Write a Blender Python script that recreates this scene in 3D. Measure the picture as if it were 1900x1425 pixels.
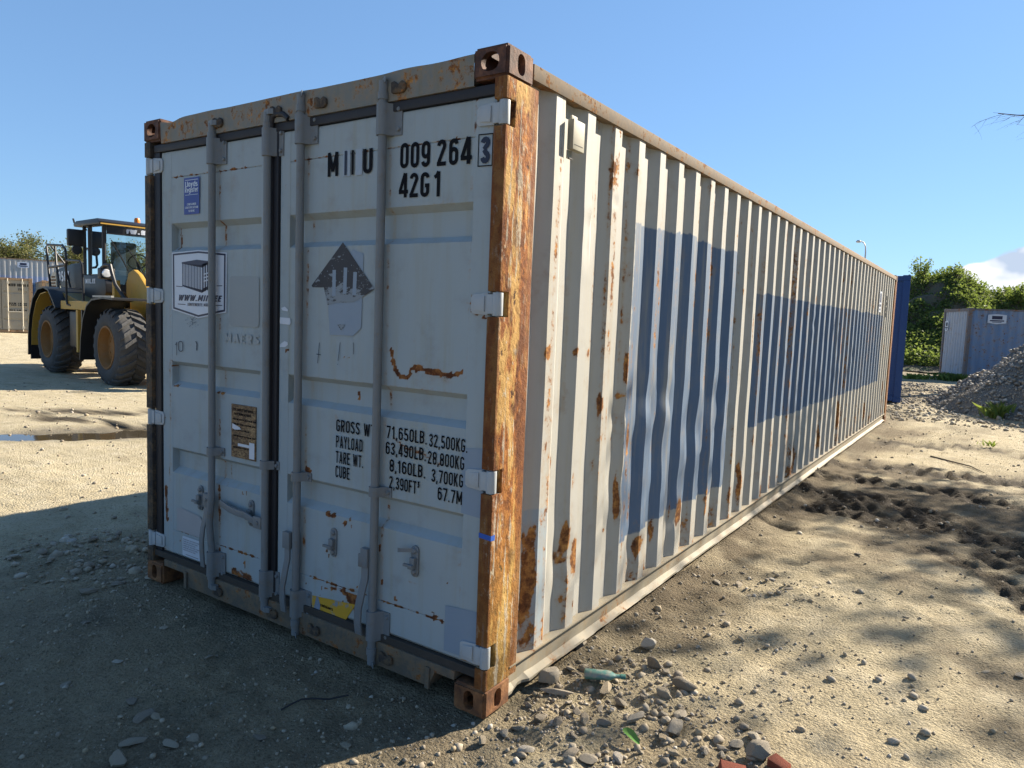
import bpy, bmesh, math, random
import numpy as np
from mathutils import Matrix, Vector
random.seed(7); rng = np.random.default_rng(11)
R = math.radians
for o in list(bpy.data.objects): bpy.data.objects.remove(o)
scene = bpy.context.scene
COL = scene.collection

# ------------------------------------------------------------------ camera
cam_d = bpy.data.cameras.new('camera'); cam = bpy.data.objects.new('camera', cam_d); COL.objects.link(cam)
cam_d.sensor_width = 36.0; cam_d.lens = 1336.6 / 1900 * 36; cam_d.clip_start = 0.05; cam_d.clip_end = 3000
cam.matrix_world = Matrix.Translation((1.5601, -2.2223, 1.5911)) @ (
    Matrix.Rotation(0.59031, 4, 'Z') @ Matrix.Rotation(1.479597, 4, 'X') @ Matrix.Rotation(0.0383257, 4, 'Z'))
scene.camera = cam

# ------------------------------------------------------------------ sun, sky, exposure
SUN = Vector((0.746, 1.60, 1.0)).normalized()
SUN_EL = math.asin(SUN.z); SUN_AZ = math.atan2(SUN.x, SUN.y)
sd = bpy.data.lights.new('sun', 'SUN'); sd.energy = 5.0; sd.angle = R(0.55); sd.color = (1.0, 0.89, 0.73)
so = bpy.data.objects.new('sun', sd); COL.objects.link(so)
so.rotation_euler = (-SUN).to_track_quat('-Z', 'Y').to_euler(); so.location = (20, 40, 30)

world = bpy.data.worlds.new('World'); scene.world = world; world.use_nodes = True
wt = world.node_tree; wt.nodes.clear()
def wn(t, **k):
    n = wt.nodes.new(t)
    for a, v in k.items(): setattr(n, a, v)
    return n
def wmath(op, a, b=None, clamp=False):
    n = wn('ShaderNodeMath', operation=op); n.use_clamp = clamp
    for i, v in enumerate((a, b)):
        if v is None: continue
        if isinstance(v, (int, float)): n.inputs[i].default_value = v
        else: wt.links.new(v, n.inputs[i])
    return n.outputs[0]
sky = wn('ShaderNodeTexSky', sky_type='NISHITA'); sky.sun_disc = False
sky.sun_elevation = SUN_EL; sky.sun_rotation = SUN_AZ; sky.altitude = 20; sky.air_density = 1.0; sky.dust_density = 0.1; sky.ozone_density = 2.0
tc = wn('ShaderNodeTexCoord'); sep = wn('ShaderNodeSeparateXYZ'); wt.links.new(tc.outputs['Generated'], sep.inputs[0])
mp = wn('ShaderNodeMapping'); mp.inputs['Location'].default_value = (0.61, 0.0, 0.12); mp.inputs['Scale'].default_value = (1, 1, 1.5)
wt.links.new(tc.outputs['Generated'], mp.inputs[0])
n1 = wn('ShaderNodeTexNoise'); n1.inputs['Scale'].default_value = 9; n1.inputs['Detail'].default_value = 8; n1.inputs['Roughness'].default_value = 0.52
wt.links.new(mp.outputs[0], n1.inputs['Vector'])
n2 = wn('ShaderNodeTexNoise'); n2.inputs['Scale'].default_value = 19; n2.inputs['Detail'].default_value = 3
wt.links.new(mp.outputs[0], n2.inputs['Vector'])
# low bank of cumulus along the horizon, tallest to the north where the photograph shows it
dt = wn('ShaderNodeVectorMath', operation='DOT_PRODUCT'); wt.links.new(tc.outputs['Generated'], dt.inputs[0]); dt.inputs[1].default_value = Vector((0.13, 1.0, 0.05)).normalized()
heap = wmath('MULTIPLY', wmath('SUBTRACT', dt.outputs['Value'], 0.972), 40.0, clamp=True)
top = wmath('ADD', wmath('MULTIPLY', sep.outputs[2], -8.0), wmath('MULTIPLY', heap, 1.08))
dens = wmath('MULTIPLY', wmath('ADD', wmath('MULTIPLY', wmath('SUBTRACT', n1.outputs[0], 0.5), 1.6), wmath('ADD', top, 0.13)), 13.0, clamp=True)
cr = wn('ShaderNodeValToRGB'); wt.links.new(n2.outputs[0], cr.inputs[0])
cr.color_ramp.elements[0].position = 0.38; cr.color_ramp.elements[0].color = (4.2, 5.0, 6.3, 1)
cr.color_ramp.elements[1].position = 0.60; cr.color_ramp.elements[1].color = (9.0, 9.0, 9.0, 1)
gm = wn('ShaderNodeGamma'); gm.inputs[1].default_value = 0.55; wt.links.new(sky.outputs[0], gm.inputs[0])   # one gentle contrast curve over the whole sky
tint = wn('ShaderNodeMixRGB', blend_type='MULTIPLY'); tint.inputs[0].default_value = 1; tint.inputs[2].default_value = (1.24, 1.82, 2.55, 1); wt.links.new(gm.outputs[0], tint.inputs[1]); skyc = tint.outputs[0]
mixc = wn('ShaderNodeMixRGB'); wt.links.new(dens, mixc.inputs[0]); wt.links.new(skyc, mixc.inputs[1]); wt.links.new(cr.outputs[0], mixc.inputs[2])
bg = wn('ShaderNodeBackground'); bg.inputs['Strength'].default_value = 0.05; wt.links.new(mixc.outputs[0], bg.inputs[0])
wo = wn('ShaderNodeOutputWorld'); wt.links.new(bg.outputs[0], wo.inputs[0])

vs = scene.view_settings; vs.view_transform = 'Standard'; vs.look = 'None'; vs.gamma = 1.0; vs.use_curve_mapping = False
vs.exposure = 1.5
scene.render.resolution_x = 1024; scene.render.resolution_y = 768
scene.render.engine = 'CYCLES'

# ------------------------------------------------------------------ mesh helpers
class MB:
    def __init__(s): s.v = []; s.f = []; s.cuts = []; s.nrm = (0, 1, 0)
    def cut(s): s.cuts.append((len(s.v), len(s.f))); return s
    def add(s, vs_, fs):
        o = len(s.v); s.v += [tuple(map(float, p)) for p in vs_]; s.f += [tuple(i + o for i in f) for f in fs]; return s
    def box(s, x0, x1, y0, y1, z0, z1):
        return s.add([(x0,y0,z0),(x1,y0,z0),(x1,y1,z0),(x0,y1,z0),(x0,y0,z1),(x1,y0,z1),(x1,y1,z1),(x0,y1,z1)],
                     [(0,3,2,1),(4,5,6,7),(0,1,5,4),(1,2,6,5),(2,3,7,6),(3,0,4,7)])
    def tube(s, path, r, n=10, cap=True):
        P = [Vector(p) for p in path]; k = len(P)
        rs = r if isinstance(r, (list, tuple)) else [r] * k
        ref = None; rings = []
        for i in range(k):
            d = (P[min(i+1, k-1)] - P[max(i-1, 0)]).normalized()
            if ref is None:
                ref = Vector((0,0,1)) if abs(d.z) < .9 else Vector((1,0,0))
            a = d.cross(ref).normalized(); b = a.cross(d).normalized(); ref = b
            rings.append([P[i] + rs[i]*(math.cos(2*math.pi*j/n)*a + math.sin(2*math.pi*j/n)*b) for j in range(n)])
        fs = []
        for i in range(k-1):
            for j in range(n):
                j2 = (j+1) % n; fs.append((i*n+j, i*n+j2, (i+1)*n+j2, (i+1)*n+j))
        if cap: fs += [tuple(range(n))[::-1], tuple((k-1)*n+j for j in range(n))]
        return s.add([p for r_ in rings for p in r_], [f[::-1] for f in fs])
    def cyl(s, p0, p1, r0, r1=None, n=12): return s.tube([p0, p1], [r0, r0 if r1 is None else r1], n)
    def prism(s, poly, axis, a, b):
        # poly: 2-D points, counter-clockwise in the two axes that follow `axis`
        def P(u, v, w): return {'x': (w,u,v), 'y': (v,w,u), 'z': (u,v,w)}[axis]
        n = len(poly); vs_ = [P(u, v, a) for u, v in poly] + [P(u, v, b) for u, v in poly]
        if a > b: pass
        fs = [tuple(range(n))[::-1], tuple(range(n, 2*n))] + [(i, (i+1) % n, n+(i+1) % n, n+i) for i in range(n)]
        return s.add(vs_, fs)
    def lathe(s, prof, c, axis='z', n=24):
        vs_ = []; k = len(prof)
        for j in range(n):
            a = 2*math.pi*j/n
            for r_, h in prof:
                u, v = r_*math.cos(a), r_*math.sin(a)
                q = {'z': (u,v,h), 'y': (v,h,u), 'x': (h,u,v)}[axis]
                vs_.append((c[0]+q[0], c[1]+q[1], c[2]+q[2]))
        fs = []
        for j in range(n):
            for i in range(k-1):
                fs.append((j*k+i, ((j+1) % n)*k+i, ((j+1) % n)*k+i+1, j*k+i+1))
        return s.add(vs_, fs)
    def mesh(s, name, mat=None, smooth=None, bevel=0, fix=True):
        me = bpy.data.meshes.new(name); me.from_pydata(s.v, [], s.f)
        if fix or bevel:
            bm = bmesh.new(); bm.from_mesh(me)
            if fix: bmesh.ops.recalc_face_normals(bm, faces=bm.faces)
            if bevel:
                es = [e for e in bm.edges if len(e.link_faces) == 2 and e.calc_face_angle(0) > R(32)]
                bmesh.ops.bevel(bm, geom=es, offset=bevel, segments=2, affect='EDGES', profile=0.6, clamp_overlap=True)
            bm.to_mesh(me); bm.free()
        if smooth:
            me.polygons.foreach_set('use_smooth', [True]*len(me.polygons)); me.set_sharp_from_angle(angle=R(smooth))
        if mat: me.materials.append(mat)
        return me
    def build(s, name, mat, parent=None, **k):
        return link(name, s.mesh(name, mat, **k), parent)
def link(name, me, parent=None, loc=None, rz=None):
    o = bpy.data.objects.new(name, me); COL.objects.link(o); o.parent = parent
    if loc is not None: o.location = loc
    if rz is not None: o.rotation_euler.z = rz
    return o
def tag(o, label=None, cat=None, group=None, kind=None):
    if label: o['label'] = label
    if cat: o['category'] = cat
    if group: o['group'] = group
    if kind: o['kind'] = kind
    return o
def thing(name, label, cat, loc=(0,0,0), rz=0, group=None):
    return tag(link(name, None, None, loc, rz), label, cat, group)
def np_mesh(name, V, F, mat=None, smooth=None, attrs=None):
    V = np.asarray(V, np.float32); F = np.asarray(F, np.int32); me = bpy.data.meshes.new(name)
    me.vertices.add(len(V)); me.vertices.foreach_set('co', V.ravel())
    k = F.shape[1]; me.loops.add(F.size); me.loops.foreach_set('vertex_index', F.ravel())
    me.polygons.add(len(F)); me.polygons.foreach_set('loop_start', np.arange(0, F.size, k, dtype=np.int32))
    me.update(calc_edges=True); me.validate()
    if smooth:
        me.polygons.foreach_set('use_smooth', np.ones(len(me.polygons), bool))
        if smooth < 180: me.set_sharp_from_angle(angle=R(smooth))
    for nm, a in (attrs or {}).items():
        a = np.asarray(a, np.float32)
        if a.ndim == 1:
            at = me.attributes.new(nm, 'FLOAT', 'POINT'); at.data.foreach_set('value', a)
        else:
            at = me.attributes.new(nm, 'FLOAT_COLOR', 'POINT'); at.data.foreach_set('color', np.c_[a, np.ones(len(a))].astype(np.float32).ravel())
    if mat: me.materials.append(mat)
    return me
def grid_faces(nu, nv):
    i = np.arange(nu-1)[:, None]*nv + np.arange(nv-1)[None, :]
    i = i.ravel(); return np.stack([i, i+nv, i+nv+1, i+1], 1)
def vnoise(x, y, seed=0):
    x = np.asarray(x, float); y = np.asarray(y, float)
    xi = np.floor(x).astype(np.int64); yi = np.floor(y).astype(np.int64); fx = x-xi; fy = y-yi
    def h(a, b):
        n = (a*374761393 + b*668265263 + seed*1442695041) & 0x7fffffff
        n = ((n ^ (n >> 13))*1274126177) & 0x7fffffff
        return ((n ^ (n >> 16)) & 0xffff)/65535.0
    u = fx*fx*fx*(fx*(fx*6-15)+10); v = fy*fy*fy*(fy*(fy*6-15)+10)
    return (h(xi,yi)*(1-u)+h(xi+1,yi)*u)*(1-v) + (h(xi,yi+1)*(1-u)+h(xi+1,yi+1)*u)*v
def fbm(x, y, o=4, seed=0, gain=.5):
    s = 0; a = 1; t = 0
    for k in range(o):
        s = s + a*vnoise(x*2**k+k*17.3, y*2**k-k*9.1, seed+k); t += a; a *= gain
    return s/t
def sstep(a, b, x): 
    q = np.clip((x-a)/(b-a), 0, 1); return q*q*(3-2*q)

# ------------------------------------------------------------------ material helpers
class NT:
    def __init__(s, name):
        s.m = bpy.data.materials.new(name); s.m.use_nodes = True; s.t = s.m.node_tree; s.t.nodes.clear()
        s.out = s.t.nodes.new('ShaderNodeOutputMaterial')
        c = s.t.nodes.new('ShaderNodeTexCoord'); s.obj = c.outputs['Object']
    def n(s, t, **k):
        n = s.t.nodes.new(t)
        for a, v in k.items(): setattr(n, a, v)
        return n
    def put(s, sock, v):
        if hasattr(v, 'is_linked') or hasattr(v, 'links'): s.t.links.new(v, sock)
        elif isinstance(v, (tuple, list)): sock.default_value = (*v, 1) if (len(v) == 3 and sock.type == 'RGBA') else v
        else: sock.default_value = v
    def map(s, scale=(1,1,1), loc=(0,0,0), vec=None, rot=(0,0,0)):
        n = s.n('ShaderNodeMapping'); s.put(n.inputs[0], vec or s.obj); n.inputs['Scale'].default_value = scale; n.inputs['Location'].default_value = loc
        n.inputs['Rotation'].default_value = rot; return n.outputs[0]
    def noise(s, scale, detail=4, rough=.55, vec=None, dist=0):
        n = s.n('ShaderNodeTexNoise'); s.put(n.inputs['Vector'], vec or s.obj); n.inputs['Scale'].default_value = scale
        n.inputs['Detail'].default_value = detail; n.inputs['Roughness'].default_value = rough; n.inputs['Distortion'].default_value = dist; return n.outputs[0]
    def vor(s, scale, vec=None, feature='F1', out=0, rnd=1):
        n = s.n('ShaderNodeTexVoronoi', feature=feature); s.put(n.inputs['Vector'], vec or s.obj); n.inputs['Scale'].default_value = scale
        n.inputs['Randomness'].default_value = rnd; return n.outputs[out]
    def math(s, op, a, b=0.0, c=None, clamp=False):
        n = s.n('ShaderNodeMath', operation=op); n.use_clamp = clamp; s.put(n.inputs[0], a); s.put(n.inputs[1], b)
        if c is not None: s.put(n.inputs[2], c)
        return n.outputs[0]
    def ss(s, x, a, b):     # smoothstep
        n = s.n('ShaderNodeMapRange', interpolation_type='SMOOTHSTEP'); s.put(n.inputs[0], x); s.put(n.inputs[1], a); s.put(n.inputs[2], b); return n.outputs[0]
    def mix(s, f, a, b, mode='MIX'):
        n = s.n('ShaderNodeMixRGB', blend_type=mode); s.put(n.inputs[0], f); s.put(n.inputs[1], a); s.put(n.inputs[2], b); return n.outputs[0]
    def ramp(s, f, stops):
        n = s.n('ShaderNodeValToRGB'); s.put(n.inputs[0], f); e = n.color_ramp.elements
        while len(e) < len(stops): e.new(0.5)
        for q, (p, c) in zip(e, stops): q.position = p; q.color = (*c, 1) if len(c) == 3 else c
        return n.outputs[0]
    def xyz(s, vec=None):
        n = s.n('ShaderNodeSeparateXYZ'); s.put(n.inputs[0], vec or s.obj); return n.outputs
    def attr(s, name, out='Fac'):
        n = s.n('ShaderNodeAttribute'); n.attribute_name = name; return n.outputs[out]
    def bump(s, h, dist=.01, strength=1.0, normal=None):
        n = s.n('ShaderNodeBump'); s.put(n.inputs['Height'], h); n.inputs['Distance'].default_value = dist; n.inputs['Strength'].default_value = strength
        if normal: s.put(n.inputs['Normal'], normal)
        return n.outputs[0]
    def bsdf(s, col, rough=.5, metal=0.0, normal=None, **k):
        n = s.n('ShaderNodeBsdfPrincipled'); s.put(n.inputs['Base Color'], col); s.put(n.inputs['Roughness'], rough); s.put(n.inputs['Metallic'], metal)
        if normal: s.put(n.inputs['Normal'], normal)
        for a, v in k.items(): s.put(n.inputs[a.replace('_', ' ')], v)
        s.t.links.new(n.outputs[0], s.out.inputs[0])
        return s.m

RUST_STOPS = [(0.0, (.035,.014,.008)), (0.35, (.11,.038,.014)), (0.6, (.24,.095,.028)), (1.0, (.38,.19,.06))]
def painted(name, col, rust=0.0, streak=.5, rough=.42, attr=False, blue=None, scale=1.0, dirt=.35, spots=.0, col2=None, dark=(.25,.22,.17), warm=False):
    """weathered paint on steel; rust = share of paint gone; attr = also read the 'rust' attribute"""
    t = NT(name); st = t.map((9*scale, 9*scale, .55*scale)); sn = t.noise(2.2, 5, .6, st)
    big = t.noise(1.1*scale, 4, .6); fine = t.noise(38*scale, 5, .65); mid = t.noise(7*scale, 6, .62)
    c = t.mix(t.math('MULTIPLY', big, .6), col, col2 or tuple(x*.86 for x in col))
    if blue: c = blue(t, c, mid, fine)
    c = t.mix(t.math('MULTIPLY', t.ss(sn, .46, .74), streak*.55), c, tuple(x*y*1.5 for x, y in zip(col, (.62,.56,.45))))
    c = t.mix(t.math('MULTIPLY', t.ss(mid, .5, .78), dirt*.5), c, dark)
    r = t.math('ADD', t.math('MULTIPLY', mid, .62), t.math('MULTIPLY', fine, .38))
    r = t.math('ADD', r, rust - .5)
    if attr: r = t.math('ADD', r, t.math('MULTIPLY', t.attr('rust'), .46))
    if spots:
        sp = t.math('MULTIPLY', t.ss(t.vor(5.5*scale, t.map((1,1,.8))), .115, .02), spots); r = t.math('ADD', r, sp)
        dr = t.math('MULTIPLY', t.ss(t.vor(6.0*scale, t.map((1.4,1.4,.22), (3.1,1.7,.4))), .13, .01), spots*.6); r = t.math('ADD', r, dr)
    rm = t.ss(r, .50, .58); halo = t.ss(r, .36, .54)
    rc = t.ramp(t.noise(24*scale, 6, .7), [(p*.5+.28, tuple(min(1, v*k) for v, k in zip(q, (1.5, 1.7, 1.6))) if warm else q) for p, q in RUST_STOPS])
    c = t.mix(t.math('MULTIPLY', halo, .28), c, (.33,.21,.10)); c = t.mix(rm, c, rc)
    h = t.math('ADD', t.math('MULTIPLY', fine, t.math('ADD', .10, rm)), t.math('MULTIPLY', rm, -.5))
    return t.bsdf(c, t.math('ADD', rough + .1, t.math('MULTIPLY', rm, .4)), 0, t.bump(h, .003, .8), Specular_IOR_Level=.3)
def plain(name, col, rough=.5, metal=0, var=.25, scale=12, bump=.002, spec=.35):
    t = NT(name); n = t.noise(scale, 5, .6); n2 = t.noise(scale*.2, 3)
    c = t.mix(t.math('MULTIPLY', n2, .8), t.mix(n, tuple(x*(1-var) for x in col), tuple(min(1, x*(1+var)) for x in col)), tuple(x*(1-var*.6) for x in col))
    return t.bsdf(c, t.math('ADD', rough-.08, t.math('MULTIPLY', n, .16)), metal, t.bump(n, bump, .6) if bump else None, Specular_IOR_Level=spec)

# ================================================================== GROUND
def seg_dist(x, y, pts):
    d = np.full(np.shape(x), 1e9)
    for (ax, ay), (bx, by) in zip(pts[:-1], pts[1:]):
        vx, vy = bx-ax, by-ay; q = np.clip(((x-ax)*vx+(y-ay)*vy)/(vx*vx+vy*vy), 0, 1)
        d = np.minimum(d, np.hypot(x-ax-q*vx, y-ay-q*vy))
    return d
TRACKS = [([(-.5,5.5),(.4,5.45),(1.08,5.15),(1.68,4.65),(2.6,3.8)], .36), ([(-.3,7.15),(.87,7.45),(1.9,7.5),(3,7.2)], .38),
          ([(.35,4.75),(1.0,4.85),(1.5,4.5),(1.9,4.0)], .40), ([(1.32,3.9),(1.62,3.5),(1.95,2.95)], .13), ([(-.2,6.2),(1.0,6.35),(2.2,6.0)], .26), ([(-.1,3.9),(.35,3.75)], .10), ([(-.2,9.4),(1.2,9.9),(2.4,9.7)], .2),
          ([(-12,1.2),(-9,3.2),(-6.5,6.5)], .35), ([(-9.2,2.4),(-6.0,3.4)], .25)]
def mud_mask(x, y):
    m = np.zeros(np.shape(x))
    for pts, w in TRACKS:
        d = seg_dist(x, y, pts); d = d + (fbm(x*2.3, y*2.3, 4, 31)-.5)*w*2.2
        m = np.maximum(m, 1-sstep(w*.25, w*1.05, d))
    return m*sstep(.22, .46, fbm(x*4.5, y*4.5, 4, 57)+.04)
def rubble_mask(x, y):
    m = 1-sstep(.3, .85, np.hypot((x+2.95)/1.0, (y-.05)/.7)); m2 = 1-sstep(.2, .55, np.hypot((x-.5)/1.1, (y-2.25)/.6))
    m3 = 1-sstep(.35, .9, np.hypot((x-.38)/.8, (y-.4)/.75))
    return np.maximum(np.maximum(m, m2*.6), m3*.7)
PUD = (-7.35, 2.35)
def puddle_r(x, y):
    a = ((x-PUD[0])*.62+(y-PUD[1])*.78); b = (-(x-PUD[0])*.78+(y-PUD[1])*.62)
    return np.hypot(a/1.55, b/.42) + (fbm(x*2.0, y*2.0, 3, 5)-.5)*.7
def ground_h(x, y):
    x = np.asarray(x, float); y = np.asarray(y, float)
    dx = np.maximum(np.maximum(-2.438-x, x-0), 0); dy = np.maximum(np.maximum(-y, y-12.19), 0)
    near = sstep(0, 1.3, np.hypot(dx, dy)); far = 1/(1+np.hypot(x, y-2)/14)
    m = mud_mask(x, y); rb = rubble_mask(x, y)
    h = (fbm(x*.42+3, y*.42, 3, 1)-.5)*.13*near
    h = h + (fbm(x*2.6, y*2.6, 4, 2)-.5)*.034*far*(.25+.75*near) + (fbm(x*11, y*11, 4, 3)-.5)*.032*far
    rid = 1-np.abs(2*fbm(x*7, y*7, 3, 8)-1); h = h + (rid-.75)*.032*far*sstep(.45,.7,fbm(x*1.1,y*1.1,3,9))
    h = h + m*((fbm(x*11, y*11, 4, 4)-.5)*.115+.014*np.sin((x*.95+y*.35)*38+2*fbm(x*3, y*3, 2, 14))-.012) + rb*(fbm(x*13, y*13, 3, 6)-.45)*.05
    h = h - .012 - .075*(1-sstep(.5, 1.25, puddle_r(x, y)))
    h = h + np.where((x > 0) & (y > .35) & (y < 12), (.010+.045*fbm(x*5, y*3, 3, 15))*np.exp(-(np.maximum(x, 0)/.09)**2)*sstep(.35, .7, y), 0)
    inside = (dx == 0) & (dy == 0)
    return np.where(inside, np.minimum(h, -.006), h)
def graded(a, b, step, lo, hi, g=1.09):
    c = list(np.arange(a, b+1e-6, step)); s = step; p = b
    while p < hi: s = min(s*g, 40); p += s; c.append(p)
    s = step; p = a; pre = []
    while p > lo: s = min(s*g, 40); p -= s; pre.append(p)
    return np.array(pre[::-1]+c)
gx = graded(-4.6, 2.7, .024, -900, 900); gy = graded(-1.9, 6.5, .026, -500, 900)
GX, GY = np.meshgrid(gx, gy, indexing='ij'); GH = ground_h(GX, GY)
GV = np.stack([GX.ravel(), GY.ravel(), GH.ravel()], 1)
t = NT('dirt')
mud = t.attr('mud'); wet = t.attr('wet'); dry_lit = t.attr('dry_lit')
big = t.noise(.55, 5, .6); mid = t.noise(4.2, 6, .65); fine = t.noise(52, 6, .72); grit = t.noise(170, 3, .6); crumb = t.vor(75); streak = t.noise(1.6, 6, .65, t.map((.55, 1.3, 1), rot=(0, 0, .5)))
c = t.mix(t.ss(big, .38, .62), (.320,.262,.165), (.240,.198,.128))
c = t.mix(t.math('MULTIPLY', t.ss(streak, .46, .66), .7), c, (.140,.112,.074))
c = t.mix(t.math('MULTIPLY', t.ss(mid, .50, .70), .55), c, (.40,.335,.220))
c = t.mix(t.math('MULTIPLY', t.ss(t.noise(1.3, 5, .65, t.map(loc=(7,3,1))), .52, .66), .5), c, (.125,.122,.085))
c = t.mix(t.math('MULTIPLY', dry_lit, .85), c, t.mix(t.ss(mid, .42, .68), t.mix(t.ss(streak, .45, .68), (.60,.51,.33), (.46,.385,.245)), (.66,.575,.40)))
c = t.mix(t.math('MULTIPLY', t.ss(fine, .52, .64), .55), c, (.085,.067,.044))
c = t.mix(t.math('MULTIPLY', t.ss(fine, .46, .38), .45), c, (.40,.345,.25))
c = t.mix(t.math('MULTIPLY', t.ss(grit, .60, .70), .55), c, (.42,.38,.31))
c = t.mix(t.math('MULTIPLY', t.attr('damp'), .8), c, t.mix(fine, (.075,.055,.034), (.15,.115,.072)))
c = t.mix(t.math('MULTIPLY', mud, .92), c, t.mix(fine, (.026,.020,.014), (.075,.058,.040)))
c = t.mix(t.math('MULTIPLY', wet, .8), c, (.07,.058,.042))
h = t.math('ADD', t.math('MULTIPLY', fine, 1.3), t.math('ADD', t.math('MULTIPLY', grit, .35), t.math('ADD', t.math('MULTIPLY', mid, 1.2), t.math('MULTIPLY', crumb, -.5))))
dirt = t.bsdf(c, t.math('SUBTRACT', .92, t.math('MULTIPLY', wet, .55)), 0, t.bump(h, .024, 1.0), Specular_IOR_Level=.2)
dry_lit_v = np.clip(sstep(-2.6, -5.2, GX+(fbm(GX*.6, GY*.6, 4, 61)-.5)*3.2) + sstep(9, 16, GY)*.4*sstep(-1, 1, GX) + .8*sstep(-.1, .7, GX)*sstep(.44, .60, fbm(GX*1.1+5, GY*.9, 4, 63)), 0, 1)  # dry soil, with sunlit zones lightened and the shaded front left dark in colour
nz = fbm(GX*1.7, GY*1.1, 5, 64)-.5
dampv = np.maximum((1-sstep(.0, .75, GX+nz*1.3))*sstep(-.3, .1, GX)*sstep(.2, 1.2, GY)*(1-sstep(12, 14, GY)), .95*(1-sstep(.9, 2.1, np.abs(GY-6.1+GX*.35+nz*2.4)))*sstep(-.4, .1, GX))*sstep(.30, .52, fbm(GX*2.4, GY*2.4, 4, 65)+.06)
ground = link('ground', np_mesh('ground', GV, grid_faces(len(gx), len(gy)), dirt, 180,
    {'damp': dampv.ravel(), 'dry_lit': dry_lit_v.ravel(), 'mud': mud_mask(GX, GY).ravel(), 'wet': ((1-sstep(.8, 1.7, puddle_r(GX, GY)))*.9).ravel()}))
tag(ground, kind='structure')
# puddle
t = NT('muddy water'); n = t.noise(9, 3)
water_m = t.bsdf(t.mix(n, (.045,.036,.022), (.07,.055,.033)), .06, 0, t.bump(n, .002, .25), Specular_IOR_Level=.5)
mb = MB(); ang = [2*math.pi*i/40 for i in range(40)]
ring = [(PUD[0]+1.62*2.1*.62*math.cos(a)-.9*.78*math.sin(a), PUD[1]+1.62*2.1*.78*math.cos(a)+.9*.62*math.sin(a), -.046) for a in ang]
mb.add(ring, [tuple(range(40))])
tag(mb.build('puddle', water_m), 'shallow brown puddle on the sunlit dirt beside the wheel loader', None, kind='structure')

# ================================================================== STONES (shapes)
def rock_arrays(sub, seed, flat=.7, rough=.28, planes=7):
    bm = bmesh.new(); bmesh.ops.create_icosphere(bm, subdivisions=sub, radius=1)
    V = np.array([v.co[:] for v in bm.verts]); F = np.array([[v.index for v in f.verts] for f in bm.faces]); bm.free()
    r = np.random.default_rng(seed); V = V*(1+(r.random((len(V), 1))-.5)*rough*.35)
    for _ in range(planes):
        n = r.normal(size=3); n /= np.linalg.norm(n); d = r.uniform(.42, .74); q = V@n
        V = V-np.outer(np.maximum(q-d, 0)*1.0, n)
    V *= np.array([1, r.uniform(.6, .95), flat*r.uniform(.7, 1.1)]); return V, F
def scatter(shapes, P, S, seed=0, tilt=.5):
    r = np.random.default_rng(seed); VV = []; FF = []; CC = []; off = 0
    k = r.integers(0, len(shapes), len(P)); az = r.uniform(0, 2*np.pi, len(P)); tl = r.normal(0, tilt, (len(P), 2)); cv = r.random(len(P))
    for j, (V, F) in enumerate(shapes):
        idx = np.where(k == j)[0]
        if not len(idx): continue
        a = az[idx][:, None]; X = V[None, :, 0]*np.cos(a)-V[None, :, 1]*np.sin(a); Y = V[None, :, 0]*np.sin(a)+V[None, :, 1]*np.cos(a); Z = np.repeat(V[None, :, 2], len(idx), 0)
        b = tl[idx, 0][:, None]; X, Z = X*np.cos(b)-Z*np.sin(b), X*np.sin(b)+Z*np.cos(b)
        W = np.stack([X, Y, Z], 2)*S[idx][:, None, None]+P[idx][:, None, :]
        n = len(V); VV.append(W.reshape(-1, 3)); FF.append((F[None]+(np.arange(len(idx))*n)[:, None, None]+off).reshape(-1, 3)); off += n*len(idx); CC.append(np.repeat(cv[idx], n))
    return np.concatenate(VV), np.concatenate(FF), np.concatenate(CC)
def stone_mat(name, stops, use_attr=True, dust=.5):
    t = NT(name); f = t.attr('tone') if use_attr else t.n('ShaderNodeObjectInfo').outputs['Random']
    c = t.ramp(f, stops); n = t.noise(30, 5, .65); n2 = t.noise(7, 4)
    c = t.mix(t.math('MULTIPLY', t.ss(n, .45, .7), .5), c, (.18,.155,.12)); c = t.mix(t.math('MULTIPLY', n2, dust), c, (.33,.275,.19))
    return t.bsdf(c, .85, 0, t.bump(n, .006, .8))
TONES = [(0, (.13,.11,.09)), (.3, (.24,.205,.155)), (.6, (.33,.295,.235)), (.8, (.29,.22,.125)), (1, (.46,.44,.40))]
stone_m = stone_mat('loose stone', TONES, False, .55); pebble_m = stone_mat('pebble', TONES, True, .75)
pile_m = stone_mat('crushed limestone', [(0, (.17,.155,.13)), (.5, (.30,.27,.225)), (1, (.46,.42,.36))], True, .25)
small_shapes = [rock_arrays(1, 100+i, .7, .3, 5) for i in range(6)]
tiny_shapes = [rock_arrays(1, 140+i, .75, .5, 3) for i in range(3)]
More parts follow.
